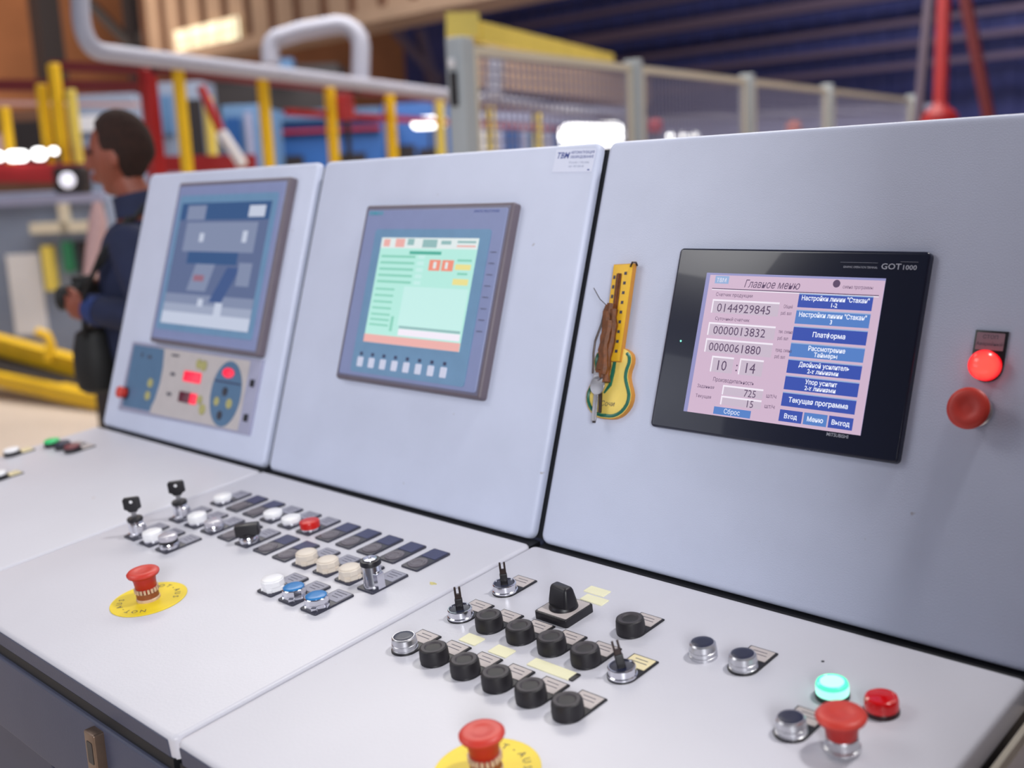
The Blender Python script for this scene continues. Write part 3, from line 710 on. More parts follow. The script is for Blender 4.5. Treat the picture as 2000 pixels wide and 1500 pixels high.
# ------------------------------------------------------------------ keypad under the left display
r = on_door('control_keypad', -1.462, 0.044, 'beige and blue keypad panel below the left screen', 'keypad')
KW, KH = 0.532, 0.158
m = MB('keypad_frame'); m.prism([(0.004, 0), (KW, 0.010), (KW, KH), (0.012, KH - 0.002)], 0, 0.006, 0.002, 2); m.build('housing', r)
m = MB('keypad_beige'); m.prism([(0.15, 0.008), (KW - 0.038, 0.014), (KW - 0.038, KH - 0.006), (0.14, KH - 0.006)], 0.006, 0.0068); m.build('beige_field', r)
m = MB('keypad_blue'); m.prism([(0.024, 0.010), (0.145, 0.012), (0.160, 0.04), (0.168, 0.075), (0.168, 0.11), (0.160, KH - 0.008), (0.024, KH - 0.008)], 0.006, 0.0074); m.build('blue_field', r)
m = MB('keypad_blue'); m.prism(circ(0.430, 0.080, 0.054, 0.066, 40), 0.0068, 0.0080); ov = m.build('oval_field', r)
m = MB('insert_navy'); m.box((0.430, 0.103, 0.0081), (0.096, 0.003, 0.0004)); m.build('divider', ov)
m = MB(['digit_red', 'digit_dark']); m.rbox(0.262, 0.090, 0.328, 0.112, 0.0068, 0.0095, 0.002, 0.0005); m.build('number_display', r)
m = MB(['digit_red', 'digit_dark']); m.rbox(0.302, 0.046, 0.326, 0.068, 0.0068, 0.0095, 0.002, 0.0005); m.rbox(0.258, 0.046, 0.302, 0.068, 0.0068, 0.0095, 0.002, 0.0005, mi=1); m.build('number_display', r)
m = MB(['digit_red']); m.prism(circ(0.428, 0.122, 0.020, 0.010, 24), 0.008, 0.010, 0.0005); m.build('number_display', r)
for (x, v, a, mt) in ((0.312, 0.130, 0.010, 'keypad_yellow'), (0.332, 0.128, 0.011, 'keypad_yellow'), (0.340, 0.058, 0.009, 'keypad_yellow'), (0.356, 0.040, 0.011, 'keypad_yellow'),
                      (0.130, 0.072, 0.010, 'keypad_yellow'), (0.128, 0.044, 0.010, 'keypad_yellow'), (0.404, 0.062, 0.009, 'keypad_yellow'), (0.450, 0.062, 0.010, 'keypad_yellow'),
                      (0.428, 0.084, 0.009, 'plate_dark'), (0.424, 0.036, 0.009, 'plate_dark')):
    m = MB([mt, 'keypad_blue']); m.lathe([(a, 0.0075), (a, 0.0092), (a * 0.85, 0.0098), (a * 0.6, 0.0098), (a * 0.55, 0.0092)], (x, v, 0), n=20); m.build('keypad_button', r)
m = MB('ink')
for (x, v, w_, h_) in ((0.212, 0.140, 0.03, 0.004), (0.215, 0.100, 0.018, 0.006), (0.215, 0.057, 0.018, 0.006), (0.07, 0.13, 0.006, 0.010), (0.105, 0.128, 0.016, 0.006)): m.box((x, v, 0.0077), (w_, h_, 0.0006))
m.build('printed_marks', r)
m = MB(['stop_red', 'lamp_red_base']); m.lathe([(0.014, 0.006), (0.014, 0.010), (0.011, 0.011), (0.012, 0.020), (0.0135, 0.022), (0.012, 0.026), (0.005, 0.0275)], (0.030, 0.040, 0), n=28, mids=[1, 1, 0, 0, 0, 0, 0]); m.build('red_knob', r)
for v in (0.030, 0.098):
    m = MB('black_plastic'); m.box((KW - 0.016, v + 0.012, 0.008), (0.008, 0.014, 0.006)); m.build('catch', r)
# ------------------------------------------------------------------ white label at the top of the middle door
r = on_door('adhesive_label', -0.226, 0.5665, 'white printed label at the top right corner of the middle door', 'label')
m = MB(['sticker_white']); m.T = Matrix.Rotation(-0.03, 4, 'Z'); m.rbox(-0.0395, -0.0175, 0.0395, 0.0175, 0.0, 0.0005, 0.001); m.build('label_sheet', r)
m = MB(['print_blue', 'print_grey']); m.T = Matrix.Rotation(-0.03, 4, 'Z')
text(m, 'TBM', -0.0365, 0.0035, 0.0006, 0.0135, 0, sx=0.95, shear=0.2, bold=0.02)
text(m, 'АВТОМАТИЗАЦИЯ', -0.0085, 0.0105, 0.0006, 0.0056, 0, sx=0.9, bold=0.015); text(m, 'ОБОРУДОВАНИЕ', -0.0085, 0.0035, 0.0006, 0.0056, 0, sx=0.98, bold=0.015)
text(m, 'Россия, г. Москва', -0.009, -0.0045, 0.0006, 0.0046, 1); text(m, 'тел. 495 000-00', -0.009, -0.0105, 0.0006, 0.0046, 1)
m.rbox(0.030, -0.0155, 0.034, -0.0135, 0.0005, 0.0006, 0, mi=0); m.build('printing', r)
# ------------------------------------------------------------------ guitar shaped thermometer with keys
r = on_door('wall_thermometer', -0.0770, 0.190, 'yellow guitar shaped thermometer with green outline hanging on the right door', 'thermometer')
def guitar(k=1.0, off=0.0):
    half = [(0.0, 0.0), (0.014, 0.001), (0.027, 0.008), (0.036, 0.021), (0.0375, 0.036), (0.032, 0.050), (0.0285, 0.060), (0.029, 0.070), (0.0315, 0.080), (0.029, 0.092), (0.019, 0.099), (0.0135, 0.100)]
    P = []; n = len(half)
    def cr_(p0, p1, p2, p3, t): return tuple(0.5 * ((2 * b) + (-a + c) * t + (2 * a - 5 * b + 4 * c - d) * t * t + (-a + 3 * b - 3 * c + d) * t ** 3) for a, b, c, d in zip(p0, p1, p2, p3))
    hh = [(-half[1][0], half[1][1])] + half + [(half[-1][0] - 0.004, half[-1][1])]
    for i in range(1, n):
        for t in (0, 0.5): P.append(cr_(hh[i - 1], hh[i], hh[i + 1], hh[i + 2], t))
    P.append(half[-1])
    P = [(x, y) for x, y in P]
    full = P + [(-x, y) for x, y in reversed(P[1:])]
    if off:
        c = (0, 0.05); out = []
        n = len(full)
        for i in range(n):
            a, b, d = Vector(full[i - 1]), Vector(full[i]), Vector(full[(i + 1) % n]); t = (d - a).normalized(); nn = Vector((t.y, -t.x)); out.append(tuple(b - nn * off))
        return out
    return full
m = MB(['thermo_side', 'thermo_pale']); m.prism([(x * 1.07, y) for x, y in guitar()], 0, 0.0075, 0.0012, 2, mi=0, top=1)
body = m.build('guitar_body', r); body.rotation_euler = (0, 0, 0.06)
g1 = [(x * 1.07, y) for x, y in guitar(off=0.0045)]; m = MB('thermo_green')
pts = [(p[0], p[1], 0.0078) for p in g1 if p[1] < 0.0905]
k_ = max(range(len(pts)), key=lambda i: pts[i][1])
ro = [p for p in g1]
right = [(p[0], p[1], 0.0076) for p in ro if p[0] >= 0 and p[1] < 0.094]; left = [(p[0], p[1], 0.0076) for p in ro if p[0] < 0 and p[1] < 0.094]
m.tube(right, 0.0026, 6); m.tube(left + [right[0]], 0.0026, 6)
m.tube([(0.004, 0.083, 0.0076), (0.003, 0.066, 0.0076), (0.001, 0.048, 0.0076), (-0.008, 0.036, 0.0076)], 0.003, 6, rs=[0.0025, 0.0035, 0.003, 0.0015])
m.build('green_outline', body)
m = MB('ink'); text(m, 'Сочи', 0.000, 0.018, 0.0079, 0.010, 0, 'CENTER', sx=1.0, shear=0.2); m.build('lettering', body)
m = MB(['thermo_side', 'thermo_yellow']); m.prism([(-0.0165, 0.080), (0.0160, 0.080), (0.0195, 0.219), (-0.0160, 0.219)], 0.004, 0.0115, 0.001, 2, mi=0, top=1)
neck = m.build('neck', r); neck.rotation_euler = (0, 0, 0.065)
m = MB(['ink'])
for k in range(9): m.box((0.0075, 0.205 - k * 0.0138, 0.0117), (0.0042, 0.0042, 0.0006)); 
for k in range(5): m.box((-0.0115, 0.200 - k * 0.0138, 0.0117), (0.0036, 0.0050, 0.0006))
m.build('scale_marks', neck)
m = MB(['leather_brown']); m.rbox(-0.0075, 0.15, 0.001, 0.205, 0.0115, 0.0128, 0.001); m.tube([(-0.003, 0.205, 0.0135), (-0.003, 0.150, 0.0135)], 0.0012, 8); m.build('glass_tube', neck)
m = MB('dark_iron'); m.tube([(0.002, 0.214, 0.0135), (0.003, 0.221, 0.012), (0.006, 0.222, 0.008), (0.006, 0.218, 0.004)], 0.0014, 8); m.build('hook', r)
m = MB(['leather_brown', 'dark_iron'])
r2 = on_door('key_bunch', -0.0755, 0.190, 'bunch of brown straps and steel keys hanging over the yellow thermometer', 'keys')
for k, (xo, a0, a1, zz) in enumerate(((-0.024, 0.158, 0.062, 0.016), (-0.017, 0.160, 0.055, 0.018), (-0.011, 0.152, 0.050, 0.017), (-0.020, 0.148, 0.066, 0.021), (-0.014, 0.135, 0.06, 0.022))):
    m = MB('leather_brown'); n = 9
    m.tube([(xo - 0.003 * math.sin(i * 0.9 + k) * 0.6 + (0.006 * i / n), a0 + (a1 - a0) * i / n, zz) for i in range(n + 1)], 0.0038, 7, rs=[0.0045 + 0.0020 * math.sin(i * 1.3 + k) ** 2 for i in range(n + 1)])
    m.build('strap', r2)
m = MB('dark_iron'); m.tube([(-0.028, 0.155, 0.017), (-0.030, 0.13, 0.017), (-0.036, 0.106, 0.017), (-0.036, 0.088, 0.016), (-0.031, 0.06, 0.016)], 0.0016, 7); m.build('wire', r2)
m = MB('dark_iron'); m.tube([(-0.024, 0.156, 0.018), (-0.038, 0.165, 0.020), (-0.0545, 0.181, 0.018)], 0.0006, 6); m.build('thin_wire', r2)
m = MB('key_steel'); m.T = Matrix.Translation((-0.0175, 0.044, 0.017)) @ Matrix.Rotation(0.1, 4, 'Z')
m.prism(circ(0, 0, 0.0125, 0.0135, 24), 0, 0.0022, 0.0006); m.rbox(-0.0085, 0.008, 0.0085, 0.021, 0, 0.0022, 0.003, 0.0005); m.rbox(-0.0048, -0.050, 0.0030, -0.010, 0, 0.0020, 0.001, 0.0005)
kk = m.build('key', r2)
m = MB('dark_iron'); m.T = Matrix.Translation((-0.0175, 0.044, 0.0165)) @ Matrix.Rotation(0.16, 4, 'Z'); m.rbox(-0.0078, -0.052, -0.0035, -0.008, -0.003, 0, 0.001, 0.0005); m.rbox(0.002, -0.038, 0.006, -0.006, -0.003, 0, 0.001); m.build('key', r2)
m = MB('key_steel'); m.tube([(-0.0175 + 0.004 * math.cos(a * 0.5), 0.058 + 0.007 * math.sin(a * 0.5), 0.019 + 0.002 * math.cos(a * 0.5)) for a in range(14)], 0.0009, 6); m.build('key_ring', r2)
# ------------------------------------------------------------------ tall cabinet added out of view to shade the right end of the console
mat('shade_cabinet_paint', (96, 84, 84), 0.6, noise=0.05)
r = empty('shade_cabinet', (1.05, 0.21, 0), 'added tall grey brown cabinet, out of view, shading the right end of the console', 'cabinet')
m = MB('shade_cabinet_paint'); m.box((0, 0, 1.05), (0.56, 1.52, 2.1)); m.build('cabinet_body', r)
m = MB('shade_cabinet_paint'); m.box((-0.285, -0.375, 1.07), (0.014, 0.70, 1.9)); m.build('cabinet_door', r)
m = MB('shade_cabinet_paint'); m.box((-0.285, 0.375, 1.07), (0.014, 0.70, 1.9)); m.build('cabinet_door', r)
# ------------------------------------------------------------------ background of the hall
mat('bg_yellow', (232, 186, 20), 0.5, noise=0.08, scale=3)
mat('bg_yellow_pale', (222, 200, 90), 0.5, noise=0.08, scale=3)
mat('bg_red', (158, 20, 26), 0.5, noise=0.1, scale=3)
mat('bg_red_dark', (96, 18, 26), 0.6, noise=0.1, scale=3)
mat('bg_blue', (22, 80, 150), 0.5, noise=0.1, scale=2)
mat('bg_blue_pale', (88, 124, 166), 0.5, noise=0.1, scale=2)
mat('bg_pipe', (162, 164, 182), 0.45, noise=0.05, scale=2)
mat('bg_post', (176, 184, 190), 0.5, noise=0.04, scale=2)
mat('bg_post_warm', (214, 206, 188), 0.5, noise=0.04, scale=2)
mat('bg_mesh', (128, 128, 156), 0.5, metal=0.0, noise=0.05)
mat('bg_beige', (168, 142, 122), 0.7, noise=0.1, scale=1.2)
mat('bg_brown', (92, 60, 44), 0.8, noise=0.15, scale=1)
mat('bg_dark', (34, 28, 32), 0.7, noise=0.15)
mat('bg_truss', (86, 72, 90), 0.7, noise=0.1)
mat('bg_machine', (124, 134, 156), 0.5, noise=0.1, scale=1.5)
mat('bg_lavender', (158, 162, 196), 0.5, noise=0.08, scale=1)
mat('bg_pink', (196, 160, 160), 0.6, noise=0.08)
mat('bg_green', (40, 120, 84), 0.5, noise=0.1)
mat('bg_white', (224, 224, 230), 0.5, noise=0.03)
mat('bg_lamp', (255, 255, 255), 0.3, emit=4.5, noise=0.01)
mat('bg_light_patch', (255, 228, 196), 0.4, emit=0.9, noise=0.25, scale=1.6)
def D_at_floor(px, py): return at(px, py, 1.0)
BEAM_Z = at(60, 322, 7.4).z
def upright(name, px, py, dep, w, d, mt, label, cat, group=None, z0=0.0, extra=None):
    p = at(px, py, dep)
    r = empty(name, (p.x, p.y, z0), label, cat, group)
    m = MB(mt); m.rbox(-w / 2, -d / 2, w / 2, d / 2, 0, p.z - z0, 0.01, 0.004, seg=1); m.build('shaft', r)
    m = MB(mt); m.box((0, 0, 0.006), (w + (0.02 if z0 else 0.08), d + (0.0 if z0 else 0.08), 0.012)); m.build('foot_plate', r)
    return r
# pale fence with wire mesh
F0 = at(897, 74, 5.2); FDIR = Vector((-0.261, 1.70, 0)).normalized(); FA = math.atan2(FDIR.y, FDIR.x)
FT = F0.z; fpos = [F0.to_2d() + FDIR.to_2d() * d for d in (0, 1.72, 3.44, 5.16, 7.75)]
for k, (p, l) in enumerate(zip(fpos, ('widest grey fence post, left end of the mesh fence, with a lock', 'second fence post from the left', 'third fence post from the left', 'fourth fence post from the left', 'farthest fence post at the right end of the mesh fence'))):
    r = empty('fence_post', (p.x, p.y, 0), l, 'fence post', 'posts of the mesh fence', (0, 0, FA))
    wv = 0.10 if k == 0 else 0.06
    m = MB('bg_post'); m.rbox(-wv / 2, -0.05, wv / 2, 0.05, 0, FT, 0.008, 0.004, seg=1); m.build('shaft', r)
    m = MB('bg_post_warm'); m.box((wv / 2 + 0.012, -0.035, FT / 2 - 0.02), (0.022, 0.03, FT - 0.04)); m.build('trim_strip', r)
    m = MB('bg_post'); m.box((0, 0, 0.006), (0.16, 0.16, 0.012)); m.build('foot_plate', r)
    if k == 0:
        m = MB(['bg_dark', 'bg_white']); m.box((-0.062, 0.0, FT - 0.24), (0.02, 0.03, 0.16)); m.build('lock', r)
        m = MB('bg_white'); m.lathe([(0.018, 0), (0.02, 0.03), (0.012, 0.04)], (-0.07, 0.0, FT - 0.14), n=16); m.build('handle', r)
for k in range(4):
    a, b = fpos[k], fpos[k + 1]; L_ = (b - a).length
    r = empty('mesh_fence', (a.x, a.y, 0), ('first', 'second', 'third', 'farthest')[k] + ' wire mesh fence panel from the left, in a pale frame', 'fence', 'panels of the mesh fence', (0, 0, FA))
    x0, x1 = 0.075, L_ - 0.045; zt = FT - 0.03; zb = 0.15
    m = MB('bg_post_warm')
    m.box(((x0 + x1) / 2, 0, zt - 0.02), (x1 - x0, 0.03, 0.04)); m.box(((x0 + x1) / 2, 0, zb), (x1 - x0, 0.03, 0.04))
    m.box((x0 + 0.015, 0, (zt + zb) / 2), (0.03, 0.03, zt - zb - 0.04)); m.box((x1 - 0.015, 0, (zt + zb) / 2), (0.03, 0.03, zt - zb - 0.04)); m.build('frame', r)
    m = MB('bg_mesh'); n = int((x1 - x0) / 0.05)
    for i in range(1, n): m.box((x0 + (x1 - x0) * i / n, 0, (zt + zb) / 2), (0.008, 0.008, zt - zb))
    for i in range(1, 40): m.box(((x0 + x1) / 2, 0.004, zb + (zt - zb) * i / 40), (x1 - x0, 0.008, 0.008))
    m.build('wire_mesh', r)
# pipes
m = MB('bg_pipe')
A_, B_ = at(205, 103, 6.1), at(1230, 228, 15); t_ = (B_ - A_).normalized()
c0 = at(150, -160, 6.0); c1 = at(158, 30, 6.0)
bend = []
for i in range(9):
    u = i / 8; c2 = at(163, 97, 6.0); bend.append(c1 * (1 - u) ** 2 + c2 * 2 * u * (1 - u) + A_ * u * u)
m.tube([c0] + bend + [A_ + (B_ - A_) * 0.5, B_], 0.05, 14)
tag(m.build('overhead_pipe'), 'long pale pipe coming down at the left and running right behind the consoles', 'pipe')
m = MB('bg_pipe')
pp = [at(703, 172, 8.9), at(705, 90, 8.9)] + [at(705 - 45 * (1 - math.cos(a)), 90 - 42 * math.sin(a), 8.9) for a in (0.4, 0.8, 1.2, 1.57)] + [at(590, 60, 8.9)] + [at(552 - 24 * math.sin(a), 72 + 24 * (1 - math.cos(a)), 8.9) for a in (0, 0.5, 1.0, 1.57)] + [at(528, 126, 8.9)]
m.tube(pp, 0.075, 14); tag(m.build('looped_pipe'), 'thick pale pipe bent into an upside down U above the railing', 'pipe')
def pdepth(px): return 0.82 * 2117 / (290 - (px - 170) * 0.18)
for px, w, mt, l in ((347, 0.062, 'bg_yellow', 'yellow post nearest the right of the head of the person'), (512, 0.072, 'bg_yellow', 'yellow post left of the blue machine'),
                     (643, 0.078, 'bg_yellow', 'yellow post just left of the red box'), (760, 0.09, 'bg_yellow', 'yellow post between the red box and the mesh fence'),
                     (857, 0.09, 'bg_yellow_pale', 'yellow post touching the left side of the widest fence post'), (955, 0.10, 'bg_yellow_pale', 'left yellow post seen through the wire mesh'), (1050, 0.12, 'bg_yellow_pale', 'right yellow post seen through the wire mesh')):
    upright('yellow_post', px, (110 + (px - 205) * 0.122) + 8, pdepth(px), w, 0.06, mt, l, 'post', 'yellow posts under the long pipe')
for px0, px1, dy, l, mt in ((300, 1200, 22, 'dark red rail directly under the long pipe', 'bg_red_dark'), (560, 1200, 88, 'lower dark red rail crossing the yellow posts', 'bg_red')):
    a = at(px0, 103 + (px0 - 205) * 0.122 + dy * 6.5 / pdepth(px0), pdepth(px0) + 0.1); b = at(px1, 103 + (px1 - 205) * 0.122 + dy * 6.5 / pdepth(px1), pdepth(px1) + 0.1)
    m = MB(mt); m.bar(a, b, 0.05, 0.05); tag(m.build('red_rail'), l, 'rail')
upright('yellow_post', 104, 125, 7.4, 0.085, 0.06, 'bg_yellow', 'tall bright yellow post at the left, above the row of lamps', 'post', 'yellow posts at the left edge', z0=BEAM_Z)
upright('yellow_post', 80, 165, 7.45, 0.07, 0.06, 'bg_yellow', 'shorter yellow post close behind the tall one at the left', 'post', 'yellow posts at the left edge', z0=BEAM_Z)
upright('yellow_post', 8, 210, 7.4, 0.06, 0.06, 'bg_yellow', 'yellow post at the very left edge of the photo', 'post', 'yellow posts at the left edge', z0=BEAM_Z)
upright('yellow_post', 138, 175, 7.42, 0.05, 0.06, 'bg_yellow_pale', 'thin pale yellow post right of the tall bright one', 'post', 'yellow posts at the left edge', z0=BEAM_Z)
upright('yellow_post', 405, 190, 9.4, 0.08, 0.06, 'bg_yellow_pale', 'pale yellow post behind the slanted red and white bar', 'post', 'yellow posts under the long pipe')
upright('red_post', 287, 135, 6.9, 0.085, 0.09, 'bg_red', 'bright red post rising behind the hair of the person', 'post')
for (x0, y0, x1, y1, dep, h_, mt, l) in ((100, 128, 330, 140, 8.2, 0.075, 'bg_red_dark', 'upper dark red rail behind the person'), (-40, 166, 300, 170, 8.4, 0.085, 'bg_red_dark', 'second dark red rail from the top at the left'),
                                         (-60, 200, 270, 205, 9.0, 0.03, 'bg_pink', 'thin pinkish rail behind the person'), (-80, 338, 175, 338, 7.4, 0.13, 'bg_red', 'thick red beam under the row of white lamps'),
                                         (255, 322, 500, 318, 8.0, 0.12, 'bg_red', 'thick red beam behind the top of the left console')):
    a, b = at(x0, y0, dep), at(x1, y1, dep); m = MB(mt); m.bar(a, b, 0.06, h_); tag(m.build('red_beam'), l, 'beam')
r = empty('slanted_bar', at(392, 170, 7.6), 'slanted red bar with a white lower half', 'bar')
a, b, c = at(392, 170, 7.6), at(432, 258, 7.6), at(474, 322, 7.6)
m = MB('bg_red'); m.bar(a - r.location, b - r.location, 0.045, 0.045); m.build('red_half', r)
m = MB('bg_white'); m.bar(b - r.location, c - r.location, 0.07, 0.05); m.build('white_half', r)
def machine(name, px0, px1, py, dep, d, mt, label, cat, details=(), z0=0.0, yaw=0.0):
    a, b = at(px0, py, dep), at(px1, py, dep); c = (a + b) / 2; w = (b - a).length; rz = math.atan2((b - a).y, (b - a).x) + yaw
    r = empty(name, (c.x, c.y, z0), label, cat, None, (0, 0, rz)); H = c.z - z0
    m = MB(mt); m.rbox(-w / 2, 0, w / 2, d, 0.0, H, 0.02, 0.02, seg=2); m.build('housing', r)
    for (nm, u0, u1, v0, v1, t, mt2) in details:
        m = MB(mt2); m.box(((u0 + u1) / 2 * w - w / 2, -t / 2, (v0 + v1) / 2 * H), ((u1 - u0) * w, t, (v1 - v0) * H)); m.build(nm, r)
    return r
machine('blue_machine', 518, 742, 214, 11.5, 1.5, 'bg_blue', 'saturated blue machine between two yellow posts', 'machine',
        (('panel', 0.08, 0.30, 0.55, 0.80, 0.03, 'bg_dark'), ('panel', 0.62, 0.85, 0.55, 0.80, 0.03, 'bg_dark'), ('pale_top', 0.0, 1.0, 0.955, 1.0, 0.06, 'bg_blue_pale'), ('rail', 0, 1, 0.90, 0.915, 0.05, 'bg_red')))
machine('pale_blue_machine', 430, 505, 205, 10.2, 1.0, 'bg_blue_pale', 'pale blue machine left of the saturated blue one', 'machine', (('panel', 0.1, 0.5, 0.6, 0.95, 0.03, 'bg_blue'), ('pipe', 0.65, 0.8, 0.1, 0.97, 0.06, 'bg_lavender')))
machine('dark_machine', 745, 880, 200, 13.0, 1.2, 'bg_blue', 'dark and blue machine behind the left end of the fence', 'machine', (('dark_panel', 0.0, 0.45, 0.1, 0.8, 0.03, 'bg_dark'), ('dark_panel', 0.5, 0.9, 0.1, 0.78, 0.03, 'bg_dark')))
machine('lavender_enclosure', 930, 1260, 212, 16.5, 1.5, 'bg_lavender', 'long lavender grey enclosure seen through the first mesh panel', 'machine',
        tuple(('panel', u, u + 0.09, 0.05, 0.90, 0.03, mt) for u, mt in ((0.02, 'bg_white'), (0.16, 'bg_blue'), (0.30, 'bg_blue_pale'), (0.45, 'bg_blue'), (0.62, 'bg_blue'), (0.78, 'bg_blue_pale'))))
m = MB('bg_beige'); m.bar(at(915, 136, 12.5), at(1250, 182, 15.5), 0.3, 0.36); tag(m.build('beige_beam'), 'beige beam seen through the first mesh panel', 'beam')
machine('lavender_enclosure', 1262, 1830, 215, 17.5, 1.5, 'bg_lavender', 'long lavender grey enclosure behind the farther mesh panels', 'machine', (('top_strip', 0, 1, 0.96, 1.0, 0.04, 'bg_pipe'),))
machine('teal_machine', 300, 395, 160, 11.5, 0.5, 'bg_machine', 'blue grey machine between the red post and the slanted bar', 'machine', (('panel', 0.1, 0.35, 0.8, 0.95, 0.03, 'bg_blue_pale'), ('panel', 0.6, 0.95, 0.3, 0.93, 0.03, 'bg_dark')))
machine('white_machine', 135, 262, 184, 10.6, 0.8, 'bg_machine', 'pale machine behind the head of the person', 'machine', (('panel', 0.05, 0.95, 0.86, 0.92, 0.03, 'bg_white'), ('panel', 0.1, 0.9, 0.75, 0.80, 0.03, 'bg_red_dark')))
machine('brown_machine', -80, 130, 215, 12.0, 1.0, 'bg_brown', 'dark brown machine at the left edge behind the yellow posts', 'machine', (('panel', 0.1, 0.4, 0.8, 0.9, 0.03, 'bg_pink'), ('panel', 0.5, 0.9, 0.7, 0.95, 0.03, 'bg_dark')))
machine('dark_unit', 400, 660, 128, 14.0, 0.8, 'bg_dark', 'dark machine top under the looped pipe', 'machine', (('blue_valve', 0.50, 0.68, 0.97, 1.02, 0.2, 'bg_blue_pale'), ('panel', 0.1, 0.3, 0.95, 0.98, 0.03, 'bg_yellow_pale')))
m = MB(['bg_red', 'bg_white']); p = at(673, 210, 8.6)
r = empty('red_box', p, 'small red box mounted beside the yellow post', 'box', None, (0, 0, 0.77)); m.rbox(-0.075, -0.05, 0.075, 0.05, -0.1, 0.1, 0.01, 0.005); m.build('box_body', r)
m = MB('bg_dark'); m.box((0, 0.07, -1.05), (0.04, 0.04, 2.2)); m.build('support_pole', r)
machine('grey_machine', -120, 205, 376, 9.6, 0.9, 'bg_machine', 'large grey machine cabinet behind the person', 'machine',
        (('top_strip', 0, 1, 0.93, 0.98, 0.04, 'bg_lavender'), ('beige_pipe', 0.55, 0.98, 0.77, 0.83, 0.10, 'bg_post_warm'), ('beige_bracket', 0.73, 0.78, 0.77, 0.93, 0.10, 'bg_post_warm'), ('yellow_bar', 0.60, 0.66, 0.45, 0.70, 0.10, 'bg_yellow_pale'),
         ('green_part', 0.72, 0.78, 0.55, 0.72, 0.08, 'bg_green'), ('dark_opening', 0.80, 1.0, 0.40, 0.72, 0.04, 'bg_dark'), ('pale_panel', 0.36, 0.56, 0.2, 0.66, 0.02, 'bg_white')))
# lamps
def lamp_bar(px0, px1, py0, py1, dep, label, group=None, pole=None):
    a, b = at(px0, (py0 + py1) / 2, dep), at(px1, (py0 + py1) / 2, dep); c = (a + b) / 2; w = (b - a).length; h_ = (py1 - py0) * dep / 2117
    r = empty('work_lamp', (c.x, c.y, c.z), label, 'lamp', group, (0, 0, math.atan2((b - a).y, (b - a).x)))
    m = MB('bg_lamp'); m.T = Matrix.Rotation(math.pi / 2, 4, 'X'); m.rbox(-w / 2, -h_ / 2, w / 2, h_ / 2, -0.02, 0.04, h_ * 0.45, 0.01); m.build('diffuser', r)
    m = MB('bg_dark'); m.box((0, 0.05, 0), (w * 0.96, 0.05, h_ * 0.8)); pl = pole or c.z; m.box((0, 0.06, -pl / 2), (0.03, 0.03, pl)); m.build('housing', r)
    return r
lamp_bar(805, 872, 229, 250, 12.0, 'bright white tube lamp left of the widest fence post')
lamp_bar(1092, 1218, 242, 286, 13.5, 'large bright white lamp just above the middle console door')
for x0, x1, y0, y1, l in ((-12, 4, 295, 316, 'round white lamp cut by the left edge of the photo'), (16, 52, 293, 317, 'long white lamp in the row at the left'), (66, 88, 288, 314, 'round white lamp left of the yellow post, second from the right'), (100, 111, 287, 303, 'smallest white lamp at the right end of the left row')):
    lamp_bar(x0, x1, y0 + 2, y1 - 2, 7.34, l, 'white lamps over the red beam', 0.10)
for x0, l in ((1303, 'left one of three tiny white lamps above the right console'), (1328, 'middle one of three tiny white lamps above the right console'), (1352, 'right one of three tiny white lamps above the right console')):
    lamp_bar(x0, x0 + 11, 260, 270, 14.0, l, 'tiny lamps behind the right console')
p = at(140, 352, 7.2)
r = empty('round_spotlight', p, 'black square spotlight with a round white lens left of the face', 'lamp', None, (0, 0, 0.77))
m = MB('bg_dark'); m.T = Matrix.Rotation(math.pi / 2, 4, 'X'); m.rbox(-0.10, -0.09, 0.10, 0.09, -0.08, 0.06, 0.03, 0.01); m.build('housing', r)
m = MB(mat('spot_lens', (230, 230, 245), 0.3, emit=0.8, noise=0.02)); m.T = Matrix.Rotation(math.pi / 2, 4, 'X'); m.lathe([(0.05, 0.0), (0.05, 0.082), (0.045, 0.09), (0.02, 0.094)], n=24); m.build('lens', r)
m = MB('bg_dark'); m.box((0, 0.11, 0.02), (0.04, 0.10, 0.04)); m.build('bracket', r)
# crane girder and roof steel
GY = 10.6
r = empty('crane_girder', (-10, GY, 4.2), 'wide beige ribbed crane girder high at the top of the hall', 'girder')
m = MB('bg_beige'); m.box((3.0, 0.25, 1.5), (27.6, 0.5, 3.0)); m.build('web_plate', r)
m = MB('bg_beige'); m.box((3.0, 0.15, -0.08), (27.6, 0.9, 0.2)); m.build('bottom_flange', r)
for k in range(36):
    m = MB('bg_brown'); m.box((-10.6 + k * 0.76, -0.04, 1.5), (0.10, 0.09, 3.0)); m.build('rib', r)
def on_y(px, py, Y):
    d = at(px, py, 1.0) - CAM; return CAM + d * ((Y - CAM.y) / d.y)
wa, wb = on_y(350, 124, GY - 0.15), on_y(462, 32, GY - 0.15)
xw0, xw1, zw0, zw1 = wa.x, wb.x, wa.z + 0.1, wb.z
r = empty('girder_light_patch', ((xw0 + xw1) / 2, GY - 0.15, zw0), 'warm patch of light on the ribbed girder, built as a glowing panel', 'light patch')  # lit part of the girder, put in as a glowing panel
m = MB('bg_light_patch'); m.box((0, 0, (zw1 - zw0) / 2), (xw1 - xw0, 0.06, zw1 - zw0)); m.build('pane', r)
m = MB('bg_post_warm')
for k in range(5): m.box(((xw0 - xw1) / 2 + (xw1 - xw0) * k / 4, -0.04, (zw1 - zw0) / 2), (0.035, 0.03, zw1 - zw0))
m.box((0, -0.04, (zw1 - zw0) / 2), (xw1 - xw0, 0.03, 0.035)); m.build('patch_bars', r)
